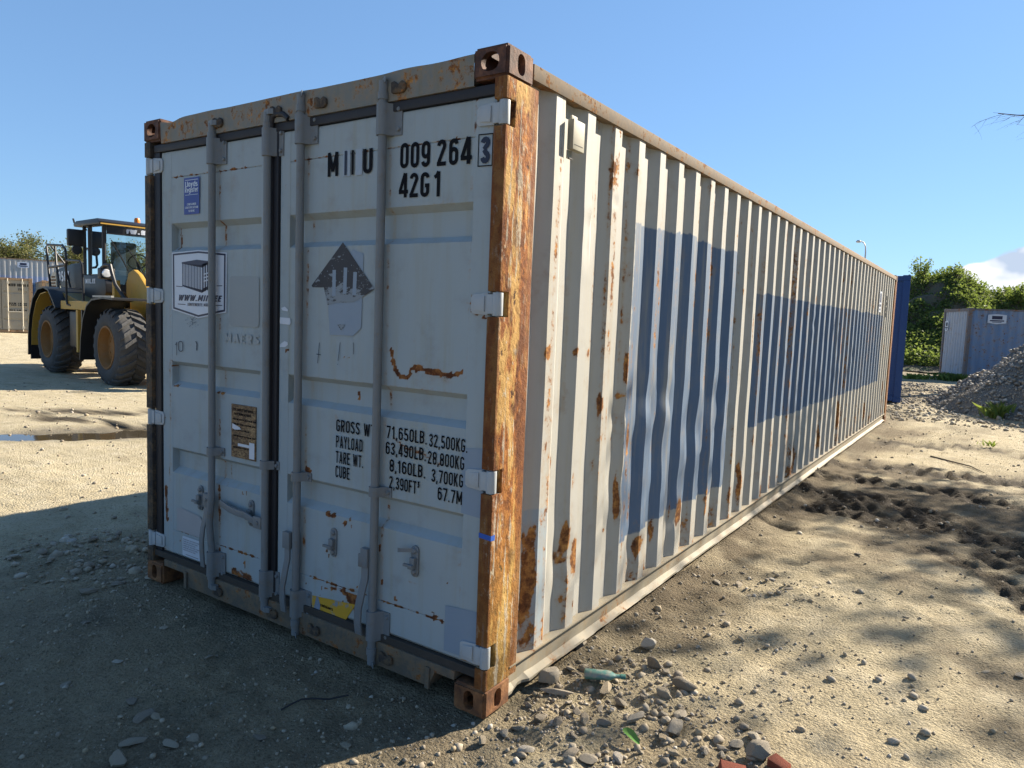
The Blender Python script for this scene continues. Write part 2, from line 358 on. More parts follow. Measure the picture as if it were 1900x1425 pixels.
# grit and pebbles trodden into the dirt: nobody could count them
def grit_points(n, x0, x1, y0, y1, dens, s0, s1, seed):
    r = np.random.default_rng(seed); x = r.uniform(x0, x1, n); y = r.uniform(y0, y1, n); keep = r.random(n) < dens(x, y); x = x[keep]; y = y[keep]
    s = np.minimum(s0*np.exp(r.exponential(.42, len(x))), s1)
    bad = (x < .02) & (x > -2.45) & (y > -.02) & (y < 12.2); x = x[~bad]; y = y[~bad]; s = s[~bad]
    return np.stack([x, y, ground_h(x, y)+s*.15], 1), s
PP = []; SS = []
for a in [(34000, -3.6, 2.4, -1.6, 2.6, lambda x, y: (.18+.8*fbm(x*1.4, y*1.4, 3, 21)**2)*(1-.72*sstep(.4, 1.0, x+y*.3-.2)*(x > -.2)), .0038, .016, 1),
          (6000, -.5, 1.5, -.5, 1.6, lambda x, y: .12+.88*rubble_mask(x, y), .007, .032, 2),
          (1500, -4.2, -1.9, -1.0, 1.2, lambda x, y: rubble_mask(x, y), .014, .05, 3),
          (1500, -.4, 1.6, 1.5, 3.0, lambda x, y: rubble_mask(x, y), .007, .025, 4),
          (2600, -.2, 3.2, 2.5, 12, lambda x, y: .25+.3*mud_mask(x, y), .008, .03, 5),
          (2000, -14, -3.6, -1.5, 6, lambda x, y: .5+0*x, .012, .04, 6),
          (2600, -1.5, 3.4, 12.6, 24, lambda x, y: .9+0*x, .025, .075, 7)]:
    p, s_ = grit_points(*a); PP.append(p); SS.append(s_)
V, F, C_ = scatter(small_shapes, np.concatenate(PP), np.concatenate(SS), 5)
tag(link('gravel', np_mesh('gravel', V, F, pebble_m, None, {'tone': C_})), 'loose grit and pebbles strewn over the bare dirt yard', 'gravel', kind='stuff')

# ================================================================== GRAVEL PILE
PC = (4.3, 18.0)
def pile_h(x, y):
    d = np.hypot((x-PC[0])/1.0, (y-PC[1])/1.0)
    return np.maximum(0, 3.15-d*.77+(fbm(x*.9, y*.9, 4, 71)-.5)*.55+(fbm(x*4, y*4, 3, 72)-.5)*.13) 
px_ = np.linspace(-.6, 10, 130); py_ = np.linspace(13.2, 24, 130); PX, PY = np.meshgrid(px_, py_, indexing='ij'); PZ = pile_h(PX, PY)
pile = thing('gravel_pile', 'sloping heap of grey crushed stone in front of the weathered blue container', 'gravel pile', (PC[0], PC[1], 0))
link('heap', np_mesh('heap', np.stack([PX.ravel()-PC[0], PY.ravel()-PC[1], PZ.ravel()-.07], 1), grid_faces(130, 130), plain('pile fines', (.17,.155,.13), .9, 0, .35, 20, .02), 180), pile)
r = np.random.default_rng(77); x = r.uniform(-.6, 6.5, 36000); y = r.uniform(13.4, 20, 36000); z = pile_h(x, y); k = (z > .01) | (r.random(36000) < .12)
x, y, z = x[k], y[k], z[k]; s_ = np.minimum(.0115*np.exp(r.exponential(.42, len(x))), .075)
V, F, C_ = scatter(small_shapes, np.stack([x-PC[0], y-PC[1], z-.06+s_*.5], 1), s_, 8)
tag(link('crushed_stone', np_mesh('crushed_stone', V, F, pile_m, None, {'tone': C_}), pile), kind='stuff')

# ================================================================== EARTH MOUND WITH WEEDS
def mound_h(x, y):
    a = 5.0*np.exp(-(((x+1.2)/3.4)**2)**1.15-(((y-42)/5.5)**2)); b = 3.7*np.exp(-(((x-2.0)/2.6)**2)-(((y-43)/5)**2)); c_ = 3.4*np.exp(-(((x+5)/4.5)**2)-(((y-45)/6)**2))
    c_ = np.maximum(c_, 1.5*np.exp(-(((x-9)/6)**2)-(((y-47)/6)**2)))
    h = np.maximum(np.maximum(a, b), c_); return h*(1+.32*(fbm(x*.55, y*.55, 4, 81)-.5))+(fbm(x*1.7, y*1.7, 4, 82)-.5)*.55*np.minimum(1, h)-.15
mx = np.linspace(-16, 20, 190); my = np.linspace(32, 58, 120); MX, MY = np.meshgrid(mx, my, indexing='ij'); MZ = mound_h(MX, MY)
t = NT('mound soil'); n = t.noise(1.6, 6, .65); c = t.ramp(n, [(.35, (.045,.034,.022)), (.50, (.085,.066,.040)), (.62, (.06,.075,.025))])
mound_m = t.bsdf(c, .95, 0, t.bump(n, .2, .8))
tag(link('earth_mound', np_mesh('earth_mound', np.stack([MX.ravel(), MY.ravel(), MZ.ravel()], 1), grid_faces(190, 120), mound_m, 180)), kind='structure')
def leaf_mat(name, a, b, trans=.35):
    t = NT(name); f = t.attr('tone'); c = t.ramp(f, [(0, a), (1, b)])
    p = t.n('ShaderNodeBsdfPrincipled'); t.put(p.inputs['Base Color'], c); p.inputs['Roughness'].default_value = .7; p.inputs['Specular IOR Level'].default_value = .15
    tr = t.n('ShaderNodeBsdfTranslucent'); t.put(tr.inputs[0], t.mix(.5, c, (.25,.33,.05), 'ADD'))
    mx_ = t.n('ShaderNodeMixShader'); mx_.inputs[0].default_value = trans; t.t.links.new(p.outputs[0], mx_.inputs[1]); t.t.links.new(tr.outputs[0], mx_.inputs[2]); t.t.links.new(mx_.outputs[0], t.out.inputs[0]); return t.m
weed_m = leaf_mat('weed leaf', (.034,.052,.016), (.16,.20,.055)); grass_m = leaf_mat('grass blade', (.08,.12,.03), (.22,.26,.06), .35)
olive_m = leaf_mat('spring foliage', (.05,.052,.022), (.16,.15,.065), .25)
def leaves(P, size, seed, up=.4, aspect=.55):
    """diamond shaped leaves at the points P: two triangles each, random turn"""
    r = np.random.default_rng(seed); n = len(P); size = np.broadcast_to(size, n)*r.uniform(.6, 1.35, n)
    d = r.normal(size=(n, 3)); d[:, 2] = np.abs(d[:, 2])*up+d[:, 2]*(1-up); d /= np.linalg.norm(d, axis=1)[:, None]
    u = r.normal(size=(n, 3)); u -= (u*d).sum(1)[:, None]*d; u /= np.linalg.norm(u, axis=1)[:, None]
    s = size[:, None]; A = P; B = P+d*s*.5+u*s*aspect*.5; Cc = P+d*s; D = P+d*s*.5-u*s*aspect*.5+np.cross(d, u)*s*.12
    V = np.stack([A, B, Cc, D], 1).reshape(-1, 3); i = np.arange(n)*4; F = np.stack([i, i+1, i+2, i+3], 1)
    return V, F, np.repeat(r.random(n), 4)
r = np.random.default_rng(90); n = 190000; x = r.uniform(-10, 12, n); y = r.uniform(33, 47, n); z = mound_h(x, y)
dn = fbm(x*.8+4, y*.8, 4, 83); k = (z > .12) & (dn > .27); x, y, z = x[k], y[k], z[k]; hh = np.minimum(r.exponential(.16, len(x)), .45)*sstep(.27, .6, dn[k])*1.2
V, F, C_ = leaves(np.stack([x, y, z+hh-.05], 1), .15, 91)
tag(link('weeds', np_mesh('weeds', V, F, weed_m, None, {'tone': np.clip(C_*.7+.3*np.repeat(sstep(.5, .68, dn[k]), 4), 0, 1)})), 'rank green weeds covering the earth mound behind the yard', 'weeds', kind='stuff')

# ================================================================== LETTERING (stroke font)
def arc(cx, cy, rx, ry, a0, a1, n=9): return [(cx+rx*math.cos(R(a0+(a1-a0)*i/(n-1))), cy+ry*math.sin(R(a0+(a1-a0)*i/(n-1)))) for i in range(n)]
def glyph(ch, s):
    w = .46; l = s/2; r = w-l; b = l; t = 1-l; c = w/2; q = c-l; cl = 'closed'
    loop = lambda y0, y1: (arc(c, y1-q, q, q, 0, 180)+arc(c, y0+q, q, q, 180, 360), True)
    O = lambda p: (p, False)
    D = {
     '0': (w, [loop(b, t)]), 'O': (w, [loop(b, t)]), '1': (.34, [O([(.02,.78),(.13,.84),(.22,1)]), O([(.22,0),(.22,1)])]),
     '2': (w, [O(arc(c, t-q, q, q, 180, -25)+[(l+.02, b+.06),(l+.02,b)]), O([(0,b),(w,b)])]),
     '3': (w, [O(arc(c, t-q, q, q, 175, -70)+[(c-.06,.53)]), O([(c-.06,.53)]+arc(c, b+q+.02, q, q+.02, 75, -175))]),
     '4': (w+.03, [O([(.345,0),(.345,1)]), O([(.32,1),(.06,.27)]), O([(0,.235),(w+.03,.235)])]),
     '5': (w, [O([(r,t),(l+.03,t),(l+.01,.52)]), O([(l,.53)]+arc(c, b+q+.1, q, q+.06, 125, 0)+arc(c, b+q, q, q, 0, -175))]),
     '6': (w, [loop(b, .60), O(arc(c, t-q, q, q, 5, 180)+[(l,.3)])]), '9': (w, [loop(.40, t), O([(r,.7)]+arc(c, b+q, q, q, 0, -175))]),
     '7': (w, [O([(0,t),(r,t),(r-.02,t-.12),(.15,0)])]), '8': (w, [loop(b, .54), loop(.46, t)]),
     'A': (.5, [O([(.07,0),(.25,1)]), O([(.43,0),(.25,1)]), O([(.12,.27),(.38,.27)])]),
     'B': (w, [O([(l,0),(l,1)]), O([(0,t),(c,t)]+arc(c, t-.2, q, .2, 90, -90)+[(l,.52)]), O([(l,.52),(c,.52)]+arc(c, .305, q, .22, 90, -90)+[(0,b)])]),
     'C': (w, [O(arc(c, t-q, q, q, 0, 180)+arc(c, b+q, q, q, 180, 360))]), 'D': (w, [O([(l,0),(l,1)]), O([(0,t),(c-.03,t)]+arc(c-.03, t-q, q+.03, q, 90, 0)+arc(c-.03, b+q, q+.03, q, 0, -90)+[(0,b)])]),
     'E': (.4, [O([(l,0),(l,1)]), O([(0,t),(.4,t)]), O([(0,b),(.4,b)]), O([(0,.52),(.35,.52)])]), 'F': (.4, [O([(l,0),(l,1)]), O([(0,t),(.4,t)]), O([(0,.5),(.35,.5)])]),
     'G': (w, [O(arc(c, t-q, q, q, 0, 180)+arc(c, b+q, q, q, 180, 360)+[(r,.46)]), O([(c,.46),(w,.46)])]),
     'H': (w, [O([(l,0),(l,1)]), O([(r,0),(r,1)]), O([(l,.52),(r,.52)])]), 'I': (s+.02, [O([(l+.01,0),(l+.01,1)])]),
     'K': (w, [O([(l,0),(l,1)]), O([(l,.36),(r,1)]), O([(.17,.56),(r+.01,0)])]), 'L': (.38, [O([(l,0),(l,1)]), O([(0,b),(.38,b)])]),
     'M': (.62, [O([(l,0),(l,1)]), O([(.62-l,0),(.62-l,1)]), O([(l,1),(.31,.2)]), O([(.62-l,1),(.31,.2)])]),
     'N': (w, [O([(l,0),(l,1)]), O([(r,0),(r,1)]), O([(l,1),(r,0)])]), 'P': (w, [O([(l,0),(l,1)]), O([(0,t),(c,t)]+arc(c, t-.22, q, .22, 90, -90)+[(l,t-.44)])]),
     'R': (w, [O([(l,0),(l,1)]), O([(0,t),(c,t)]+arc(c, t-.22, q, .22, 90, -90)+[(l,t-.44)]), O([(c-.02,.45),(r,0)])]),
     'S': (w, [O(arc(c, t-q, q, q, 5, 180)+[(l,.68),(r,.34)]+arc(c, b+q, q, q, 0, -175))]), 'T': (.44, [O([(.22,0),(.22,1)]), O([(0,t),(.44,t)])]),
     'U': (w, [O([(l,1)]+arc(c, b+q, q, q, 180, 360)+[(r,1)])]), 'V': (.48, [O([(.06,1),(.24,0)]), O([(.42,1),(.24,0)])]),
     'W': (.7, [O([(.06,1),(.2,0)]), O([(.2,0),(.35,.95)]), O([(.35,.95),(.5,0)]), O([(.5,0),(.64,1)])]), 'X': (w, [O([(l,0),(r,1)]), O([(l,1),(r,0)])]),
     'Y': (.48, [O([(.05,1),(.24,.45)]), O([(.43,1),(.24,.45)]), O([(.24,0),(.24,.47)])]), 'Z': (w, [O([(0,t),(r,t),(l,b),(w,b)])]),
     '.': (s+.02, [O([(l+.01,0),(l+.01,s)])]), ',': (s+.02, [O([(l+.03,s),(l-.03,-.12)])]), ' ': (.22, []), '-': (.3, [O([(.03,.45),(.27,.45)])]),
     'l': (s+.02, [O([(l,0),(l,1)])]), 'o': (w, [loop(b, .7)]), 'd': (w, [loop(b, .7), O([(r,0),(r,1)])]), 'y': (w, [O([(l,.7),(c,0)]), O([(r,.7),(c-.1,-.25)])]),
     's': (.4, [O([(.36,.62),(.1,.62),(.06,.48),(.34,.3),(.33,.1),(.02,.08)])]), 'e': (w, [O([(l,.36),(r,.36)]+arc(c, .7-q-l+.0, q, q, 0, 180)+arc(c, b+q, q, q, 180, 320))]),
     'g': (w, [loop(b, .7), O([(r,.7),(r,-.1),(c,-.22),(l,-.16)])]), 'i': (s+.02, [O([(l,0),(l,.7)]), O([(l,.85),(l,1)])]), 't': (.32, [O([(.12,0),(.12,.95)]), O([(0,.66),(.3,.66)])]),
     'r': (.34, [O([(l,0),(l,.7)]), O([(l,.5),(.18,.64),(.33,.64)])]), 'w': (.62, [O([(.05,.7),(.18,0)]), O([(.18,0),(.31,.66)]), O([(.31,.66),(.44,0)]), O([(.44,0),(.57,.7)])]),
     'm': (.62, [O([(l,0),(l,.7)]), O([(l,.55),(.2,.64),(.31,.55),(.31,0)]), O([(.31,.55),(.45,.64),(.55,.55),(.55,0)])]), 'n': (w, [O([(l,0),(l,.7)]), O([(l,.5),(c,.64),(r,.5),(r,0)])]),
     'a': (w, [loop(b, .7), O([(r,0),(r,.7)])]), 'f': (.32, [O([(.12,0),(.12,.85),(.3,.95)]), O([(0,.62),(.3,.62)])]), 'u': (w, [O([(l,.7)]+arc(c, b+q, q, q, 180, 360)+[(r,.7)])]),
     'c': (w, [O(arc(c, .7-q-l, q, q, 30, 180)+arc(c, b+q, q, q, 180, 330))]),
     '^': (.26, [O([(.03,.95),(.2,.95),(.12,.8),(.2,.74),(.18,.6),(.03,.58)])])}
    D['Ü'] = (w, D['U'][1]+[O([(.1,1.1),(.1,1.24)]), O([(.36,1.1),(.36,1.24)])])
    return D.get(ch, D['-'])
LAYER = [0]
def ribbon(mb, pts, s, closed, tf):
    P = [Vector(p) for p in pts]; out = [P[0]]
    for p in P[1:]:
        if (p-out[-1]).length > 1e-4: out.append(p)
    P = out; n = len(P)
    if closed and (P[0]-P[-1]).length < 1e-4: P.pop(); n -= 1
    L = []; Rr = []
    for i in range(n):
        a = P[i-1] if (i > 0 or closed) else None; b = P[(i+1) % n] if (i < n-1 or closed) else None
        d0 = (P[i]-a).normalized() if a is not None else None; d1 = (b-P[i]).normalized() if b is not None else None
        d = ((d0 or d1)+(d1 or d0)).normalized() if ((d0 or d1)+(d1 or d0)).length > 1e-6 else (d0 or d1)
        k = 1/max(.45, d.dot(d0 or d1)); nn = Vector((-d.y, d.x))*(s/2*k); L.append(P[i]+nn); Rr.append(P[i]-nn)
    m = n if closed else n-1; LAYER[0] = (LAYER[0]+1) % 6; e = LAYER[0]*.00012; tf0 = tf; tf = lambda a, b: tuple(q-e*w for q, w in zip(tf0(a, b), mb.nrm))
    mb.add([tf(p.x, p.y) for p in L]+[tf(p.x, p.y) for p in Rr], [(i, (i+1) % n, n+(i+1) % n, n+i) for i in range(m)])
def text_mb(mb, txt, x0, x1, z0, h, y, s=.17, gap=.13, tf=None, slant=0, frac=None):
    """text in the plane y, from x0 to x1 (x1 None: natural width)"""
    mb.cut(); ws = [glyph(ch, s)[0] for ch in txt]; tot = sum(ws)+gap*(len(txt)-1); sx = h if x1 is None else (x1-x0)/tot; u = 0
    for ch, w in zip(txt, ws):
        for pts, closed in glyph(ch, s)[1]:
            f = (lambda a, b, u=u: (x0+(u+a+slant*b)*sx, y, z0+b*h)) if tf is None else (lambda a, b, u=u: tf((u+a+slant*b)*sx, b*h))
            # keep the stroke width even when the glyphs are squeezed
            ribbon(mb, pts, s, closed, f)
        u += w+gap
    return mb
def rect_mb(mb, x0, x1, z0, z1, y): return mb.cut().add([(x0,y,z0),(x1,y,z0),(x1,y,z1),(x0,y,z1)], [(0,1,2,3)])
def poly_mb(mb, pts, y): return mb.cut().add([(a, y, b) for a, b in pts], [tuple(range(len(pts)))])

# ================================================================== MAIN CONTAINER
L_, W_, H_ = 12.192, 2.438, 2.591
def between(t, v, a, b, e, wob):
    lo = t.ss(t.math('ADD', v, wob), a-e, a+e); hi = t.ss(t.math('ADD', v, wob), b+e, b-e); return t.math('MULTIPLY', lo, hi)
def side_blue(t, c, mid, fine):
    s = t.xyz(); wob = t.math('ADD', t.math('MULTIPLY', t.math('SUBTRACT', t.noise(9, 4), .5), .05), t.math('MULTIPLY', t.math('SUBTRACT', fine, .5), .03))
    zz = t.math('ADD', s[2], t.math('MULTIPLY', t.math('SUBTRACT', t.noise(1.3, 2), .5), .10))
    a = t.math('MULTIPLY', between(t, s[1], 1.19, 3.02, .008, wob), between(t, zz, .44, 2.11, .006, wob))
    b = t.math('MULTIPLY', between(t, s[1], 3.52, 10.75, .008, wob), between(t, zz, .80, 1.86, .006, wob))
    d = t.math('MULTIPLY', between(t, s[1], .30, .445, .006, wob), between(t, s[2], .20, .78, .006, wob))
    m = t.math('MAXIMUM', a, b); c = t.mix(m, c, t.mix(mid, (.080,.128,.205), (.122,.175,.255))); return t.mix(d, c, (.29,.34,.37))
CREAM = (.40,.392,.355); GREY = (.31,.357,.375)
side_m = painted('weathered grey side paint', CREAM, .295, .8, .5, True, side_blue, 1.0, .5, .10, dark=(.20,.175,.14), warm=True)
door_m = painted('weathered grey door paint', GREY, .275, 1.0, .55, True, None, 1.0, .55, .16, dark=(.17,.165,.14))
rail_m = painted('chalky rail paint', (.26,.235,.18), .41, .9, .6, False, None, 1.3, 1.2, .12, dark=(.13,.10,.07), warm=True)
toprail_m = painted('rust-stained top rail', (.155,.12,.085), .465, 1.4, .7, False, None, 1.6, 1.4, .10, dark=(.08,.05,.03), warm=True)
header_m = painted('rusty header paint', (.17,.178,.165), .468, 1.6, .6, False, None, 1.5, .9, .10, warm=True)
sill_m = painted('muddy sill paint', (.11,.098,.08), .455, 1.0, .8, False, None, 1.5, 1.4, .1, dark=(.14,.11,.08))
rod_m = painted('worn galvanised steel', (.17,.183,.192), .335, .8, .4, False, None, 2.2, .9, .10, dark=(.085,.08,.07))
hinge_m = painted('pale hinge paint', (.37,.40,.42), .33, .4, .45, False, None, 3, .4, .15)
# rust of the corner post: bare flaking steel, ochre primer left in vertical flakes
t = NT('flaking rusty post'); v1 = t.noise(1.6, 6, .62, t.map((9, 9, 1.7))); v2 = t.noise(30, 6, .72, t.map((1.1, 1.1, .8))); v3 = t.noise(2.6, 5, .65, t.map((1.5, 1.5, .9))); zz = t.xyz()[2]
chip = t.noise(16, 6, .75, t.map((1.3, 1.3, .8), (3, 1, 2)))
c = t.ramp(t.math('ADD', t.math('MULTIPLY', v2, .55), t.math('MULTIPLY', v1, .45)), [(.36, (.085,.026,.010)), (.45, (.19,.062,.016)), (.53, (.34,.130,.028)), (.62, (.42,.20,.05))])
ochre = t.mix(v2, (.42,.23,.055), (.54,.36,.14))
c = t.mix(t.math('MULTIPLY', t.ss(t.math('ADD', v1, t.math('MULTIPLY', t.math('SUBTRACT', v3, .5), .55)), .465, .55), .85), c, ochre)
c = t.mix(t.math('MULTIPLY', t.ss(chip, .60, .64), .7), c, (.42,.37,.28)); c = t.mix(t.ss(chip, .41, .36), c, (.045,.018,.010))
c = t.mix(t.math('MULTIPLY', t.ss(t.noise(3.2, 5, .7, t.map((1, 1, .6), (9, 2, 5))), .52, .60), .85), c, t.mix(v2, (.05,.017,.009), (.13,.045,.016)))
c = t.mix(t.math('MULTIPLY', t.ss(zz, 1.0, .35), .30), c, (.40,.27,.06))
vs_ = t.noise(2.4, 6, .6, t.map((22, 22, 1.2), (4, 4, 4)))
c = t.mix(t.math('MULTIPLY', t.ss(t.math('ADD', vs_, t.math('MULTIPLY', t.math('SUBTRACT', chip, .5), .5)), .57, .63), .75), c, t.mix(v2, (.33,.28,.20), (.46,.42,.34)))
yy = t.xyz()[1]; rb = t.mix(v2, (.075,.024,.010), (.20,.070,.020)); pit = t.ss(t.vor(95, t.map((1, 1, .7))), .16, .08)
c = t.mix(t.math('MULTIPLY', t.ss(t.math('ADD', yy, t.math('MULTIPLY', t.math('SUBTRACT', v3, .5), .16)), .155, .20), .75), c, rb)
c = t.mix(t.math('MULTIPLY', t.ss(t.math('ADD', yy, t.math('MULTIPLY', t.math('SUBTRACT', chip, .5), .05)), .022, .008), .8), c, rb); c = t.mix(t.math('MULTIPLY', pit, .6), c, (.05,.018,.009))
post_m = t.bsdf(c, .85, 0, t.bump(t.math('ADD', v2, t.math('MULTIPLY', chip, 1.2)), .008, .9), Specular_IOR_Level=.25)
t = NT('dark casting rust'); k = t.noise(22, 6, .7); k2 = t.noise(5, 4); c = t.ramp(t.math('ADD', t.math('MULTIPLY', k, .6), t.math('MULTIPLY', k2, .4)), [(.38, (.030,.014,.010)), (.5, (.085,.033,.018)), (.62, (.17,.072,.035)), (.75, (.26,.15,.09))])
cast_m = t.bsdf(c, .8, 0, t.bump(k, .006, .9))
t = NT('low casting rust'); k = t.noise(18, 6, .7); k2 = t.noise(4, 4); c = t.ramp(t.math('ADD', t.math('MULTIPLY', k, .6), t.math('MULTIPLY', k2, .4)), [(.38, (.07,.030,.014)), (.52, (.20,.085,.030)), (.66, (.33,.17,.07)), (.78, (.36,.27,.17))])
cast2_m = t.bsdf(c, .85, 0, t.bump(k, .006, .9))
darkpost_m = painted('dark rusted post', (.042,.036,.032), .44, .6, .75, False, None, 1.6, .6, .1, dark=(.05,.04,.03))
rubber_m = plain('black rubber seal', (.022,.021,.024), .6, 0, .3, 20, .002)
roof_m = painted('roof paint', (.42,.42,.40), .2, .5, .6)

main = thing('shipping_container', 'large weathered grey forty-foot shipping container with rusty near corner post and blue paint patches', 'container')

# --- corner castings: hollow blocks with oval holes
def casting_mesh(name, top, mat, hollow=True):
    bm = bmesh.new(); m = MB().box(-.162, 0, 0, .178, 0, .118).mesh('tmp'); bm.from_mesh(m)
    bmesh.ops.bevel(bm, geom=list(bm.edges), offset=.011, segments=3, affect='EDGES'); me = bpy.data.meshes.new('c'); bm.to_mesh(me); bm.free()
    ob = bpy.data.objects.new('tmpc', me); COL.objects.link(ob); cut = []
    def cutter(mb):
        mm = mb.mesh('k'); o = bpy.data.objects.new('tmpk', mm); COL.objects.link(o); cut.append(o)
        md = ob.modifiers.new('b', 'BOOLEAN'); md.object = o; md.operation = 'DIFFERENCE'; md.solver = 'EXACT'
    def oval(w, h, cx, cy, n=20):
        p = []; r_ = min(w, h)/2
        for i in range(n):
            a = 2*math.pi*i/n; p.append((cx+r_*math.cos(a)+(w/2-r_)*(1 if math.cos(a) > 0 else -1), cy+r_*math.sin(a)+(h/2-r_)*(1 if math.sin(a) > 0 else -1)))
        return p
    cutter(MB().box(-.162+.026, -.026, .026, .178-.026, .024, .118-.024))
    ew = (.082, .070) if top else (.050, .078)
    cutter(MB().prism([(z, x) for x, z in oval(ew[0], ew[1], -.081, .060)], 'y', -.02, .05))
    cutter(MB().prism(oval(.050, .078, .089, .060), 'x', -.05, .02))
    cutter(MB().prism(oval(.062, .118, -.081, .089), 'z', *((.08, .14) if top else (-.02, .04))))
    dg = bpy.context.evaluated_depsgraph_get(); out = bpy.data.meshes.new_from_object(ob.evaluated_get(dg)); out.name = name
    for o in [ob]+cut: bpy.data.objects.remove(o)
    out.materials.clear(); out.materials.append(mat); out.polygons.foreach_set('use_smooth', [True]*len(out.polygons)); out.set_sharp_from_angle(angle=R(30))
    return out
def mirrored(me, sx, sy, name):
    m = me.copy(); m.name = name; m.transform(Matrix.Diagonal((sx, sy, 1, 1)))
    if sx*sy < 0: m.flip_normals()
    return m
cm_t = casting_mesh('casting_top', True, cast_m); cm_b = casting_mesh('casting_bottom', False, cast2_m)
for me, z in ((cm_t, H_-.118), (cm_b, 0)):
    for sx, x in ((1, 0), (-1, -W_)):
        for sy, y in ((1, 0), (-1, L_)):
            link('corner_casting', mirrored(me, sx, sy, 'casting'), main, (x, y, z))
# --- corner posts, notched for the hinges
HZ = [2.348, 1.641, .955, .248]
def post_mb(x0, x1):
    pr = [(.222, .116), (.222, 2.476), (.005, 2.476)]
    for h in HZ: pr += [(.005, h+.048), (.066, h+.048), (.066, h-.048), (.005, h-.048)]
    return MB().prism((pr+[(.005, .116)])[::-1], 'x', x0, x1)
p = post_mb(-.060, -.003).build('corner_post', post_m, main, bevel=.004, smooth=30); p['label'] = 'flaking orange rusted corner post at the door end'
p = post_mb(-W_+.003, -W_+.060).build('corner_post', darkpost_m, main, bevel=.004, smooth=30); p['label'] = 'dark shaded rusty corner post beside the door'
MB().box(-.06, -.003, L_-.19, L_-.004, .116, 2.476).build('corner_post', post_m, main, bevel=.004)
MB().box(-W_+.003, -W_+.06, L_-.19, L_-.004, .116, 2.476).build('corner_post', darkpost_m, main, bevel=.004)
MB().add([(-.0612,.004,.752),(-.002,.004,.748),(-.0022,.004,.728),(-.0612,.004,.732),(-.0018,.03,.749),(-.0018,.03,.727)], [(0,1,2,3),(1,4,5,2)]).build('tape_strip', plain('blue tape', (.03,.10,.42), .5), main, fix=False)
# --- header, sill
nx = 60; xs = np.linspace(-W_+.16, -.16, nx); mb = MB()
for i in range(nx-1):
    dz = [(.0-.018*math.exp(-((x+2.18)/.07)**2)+.006*(vnoise(x*6, 1.0, 3)-.5)) for x in (xs[i], xs[i+1])]
    mb.add([(xs[i],.010,2.458),(xs[i+1],.010,2.458),(xs[i+1],.006,2.572+dz[1]),(xs[i],.006,2.572+dz[0]),(xs[i],.09,2.576+dz[0]),(xs[i+1],.09,2.576+dz[1]),(xs[i],.09,2.458),(xs[i+1],.09,2.458)],
           [(0,1,2,3),(3,2,5,4),(6,7,1,0)])
mb.build('header_beam', header_m, main, smooth=30, fix=False)
sp = [(.150, -W_+.165), (.112, -W_+.165), (.112, -2.085), (.060, -2.060), (.042, -2.052), (.042, -.300), (.060, -.292), (.112, -.268), (.112, -.165), (.150, -.165)]
MB().prism(sp, 'y', .010, .10).build('door_sill', sill_m, main, bevel=.003, smooth=30)
for a, b in ((-2.062, -2.040), (-.312, -.290)): MB().box(a, b, -.001, .0095, .036, .128).build('sill_gusset', sill_m, main, bevel=.002)
MB().box(-W_+.061, -.061, .016, .05, .1515, .186).build('threshold_plate', plain('dark dirty threshold', (.05,.043,.036), .8, 0, .4, 18, .004), main, bevel=.002)
def keeper(x, z, s):
    """forged cam keeper: rounded rusty lug with a notch"""
    pr = [(z-.022, x-.030), (z-.026, x+.030), (z-.012, x+.048), (z+.012, x+.046), (z+.024, x+.026), (z+.010, x+.006), (z+.026, x-.016), (z+.022, x-.032)]
    MB().prism(pr, 'y', -.005, .0095).build('cam_keeper', darkpost_m, main, bevel=.006, smooth=40)
for x in (-1.765, -1.315, -1.010, -.545): keeper(x, 2.506, 1); keeper(x, .092, -1)

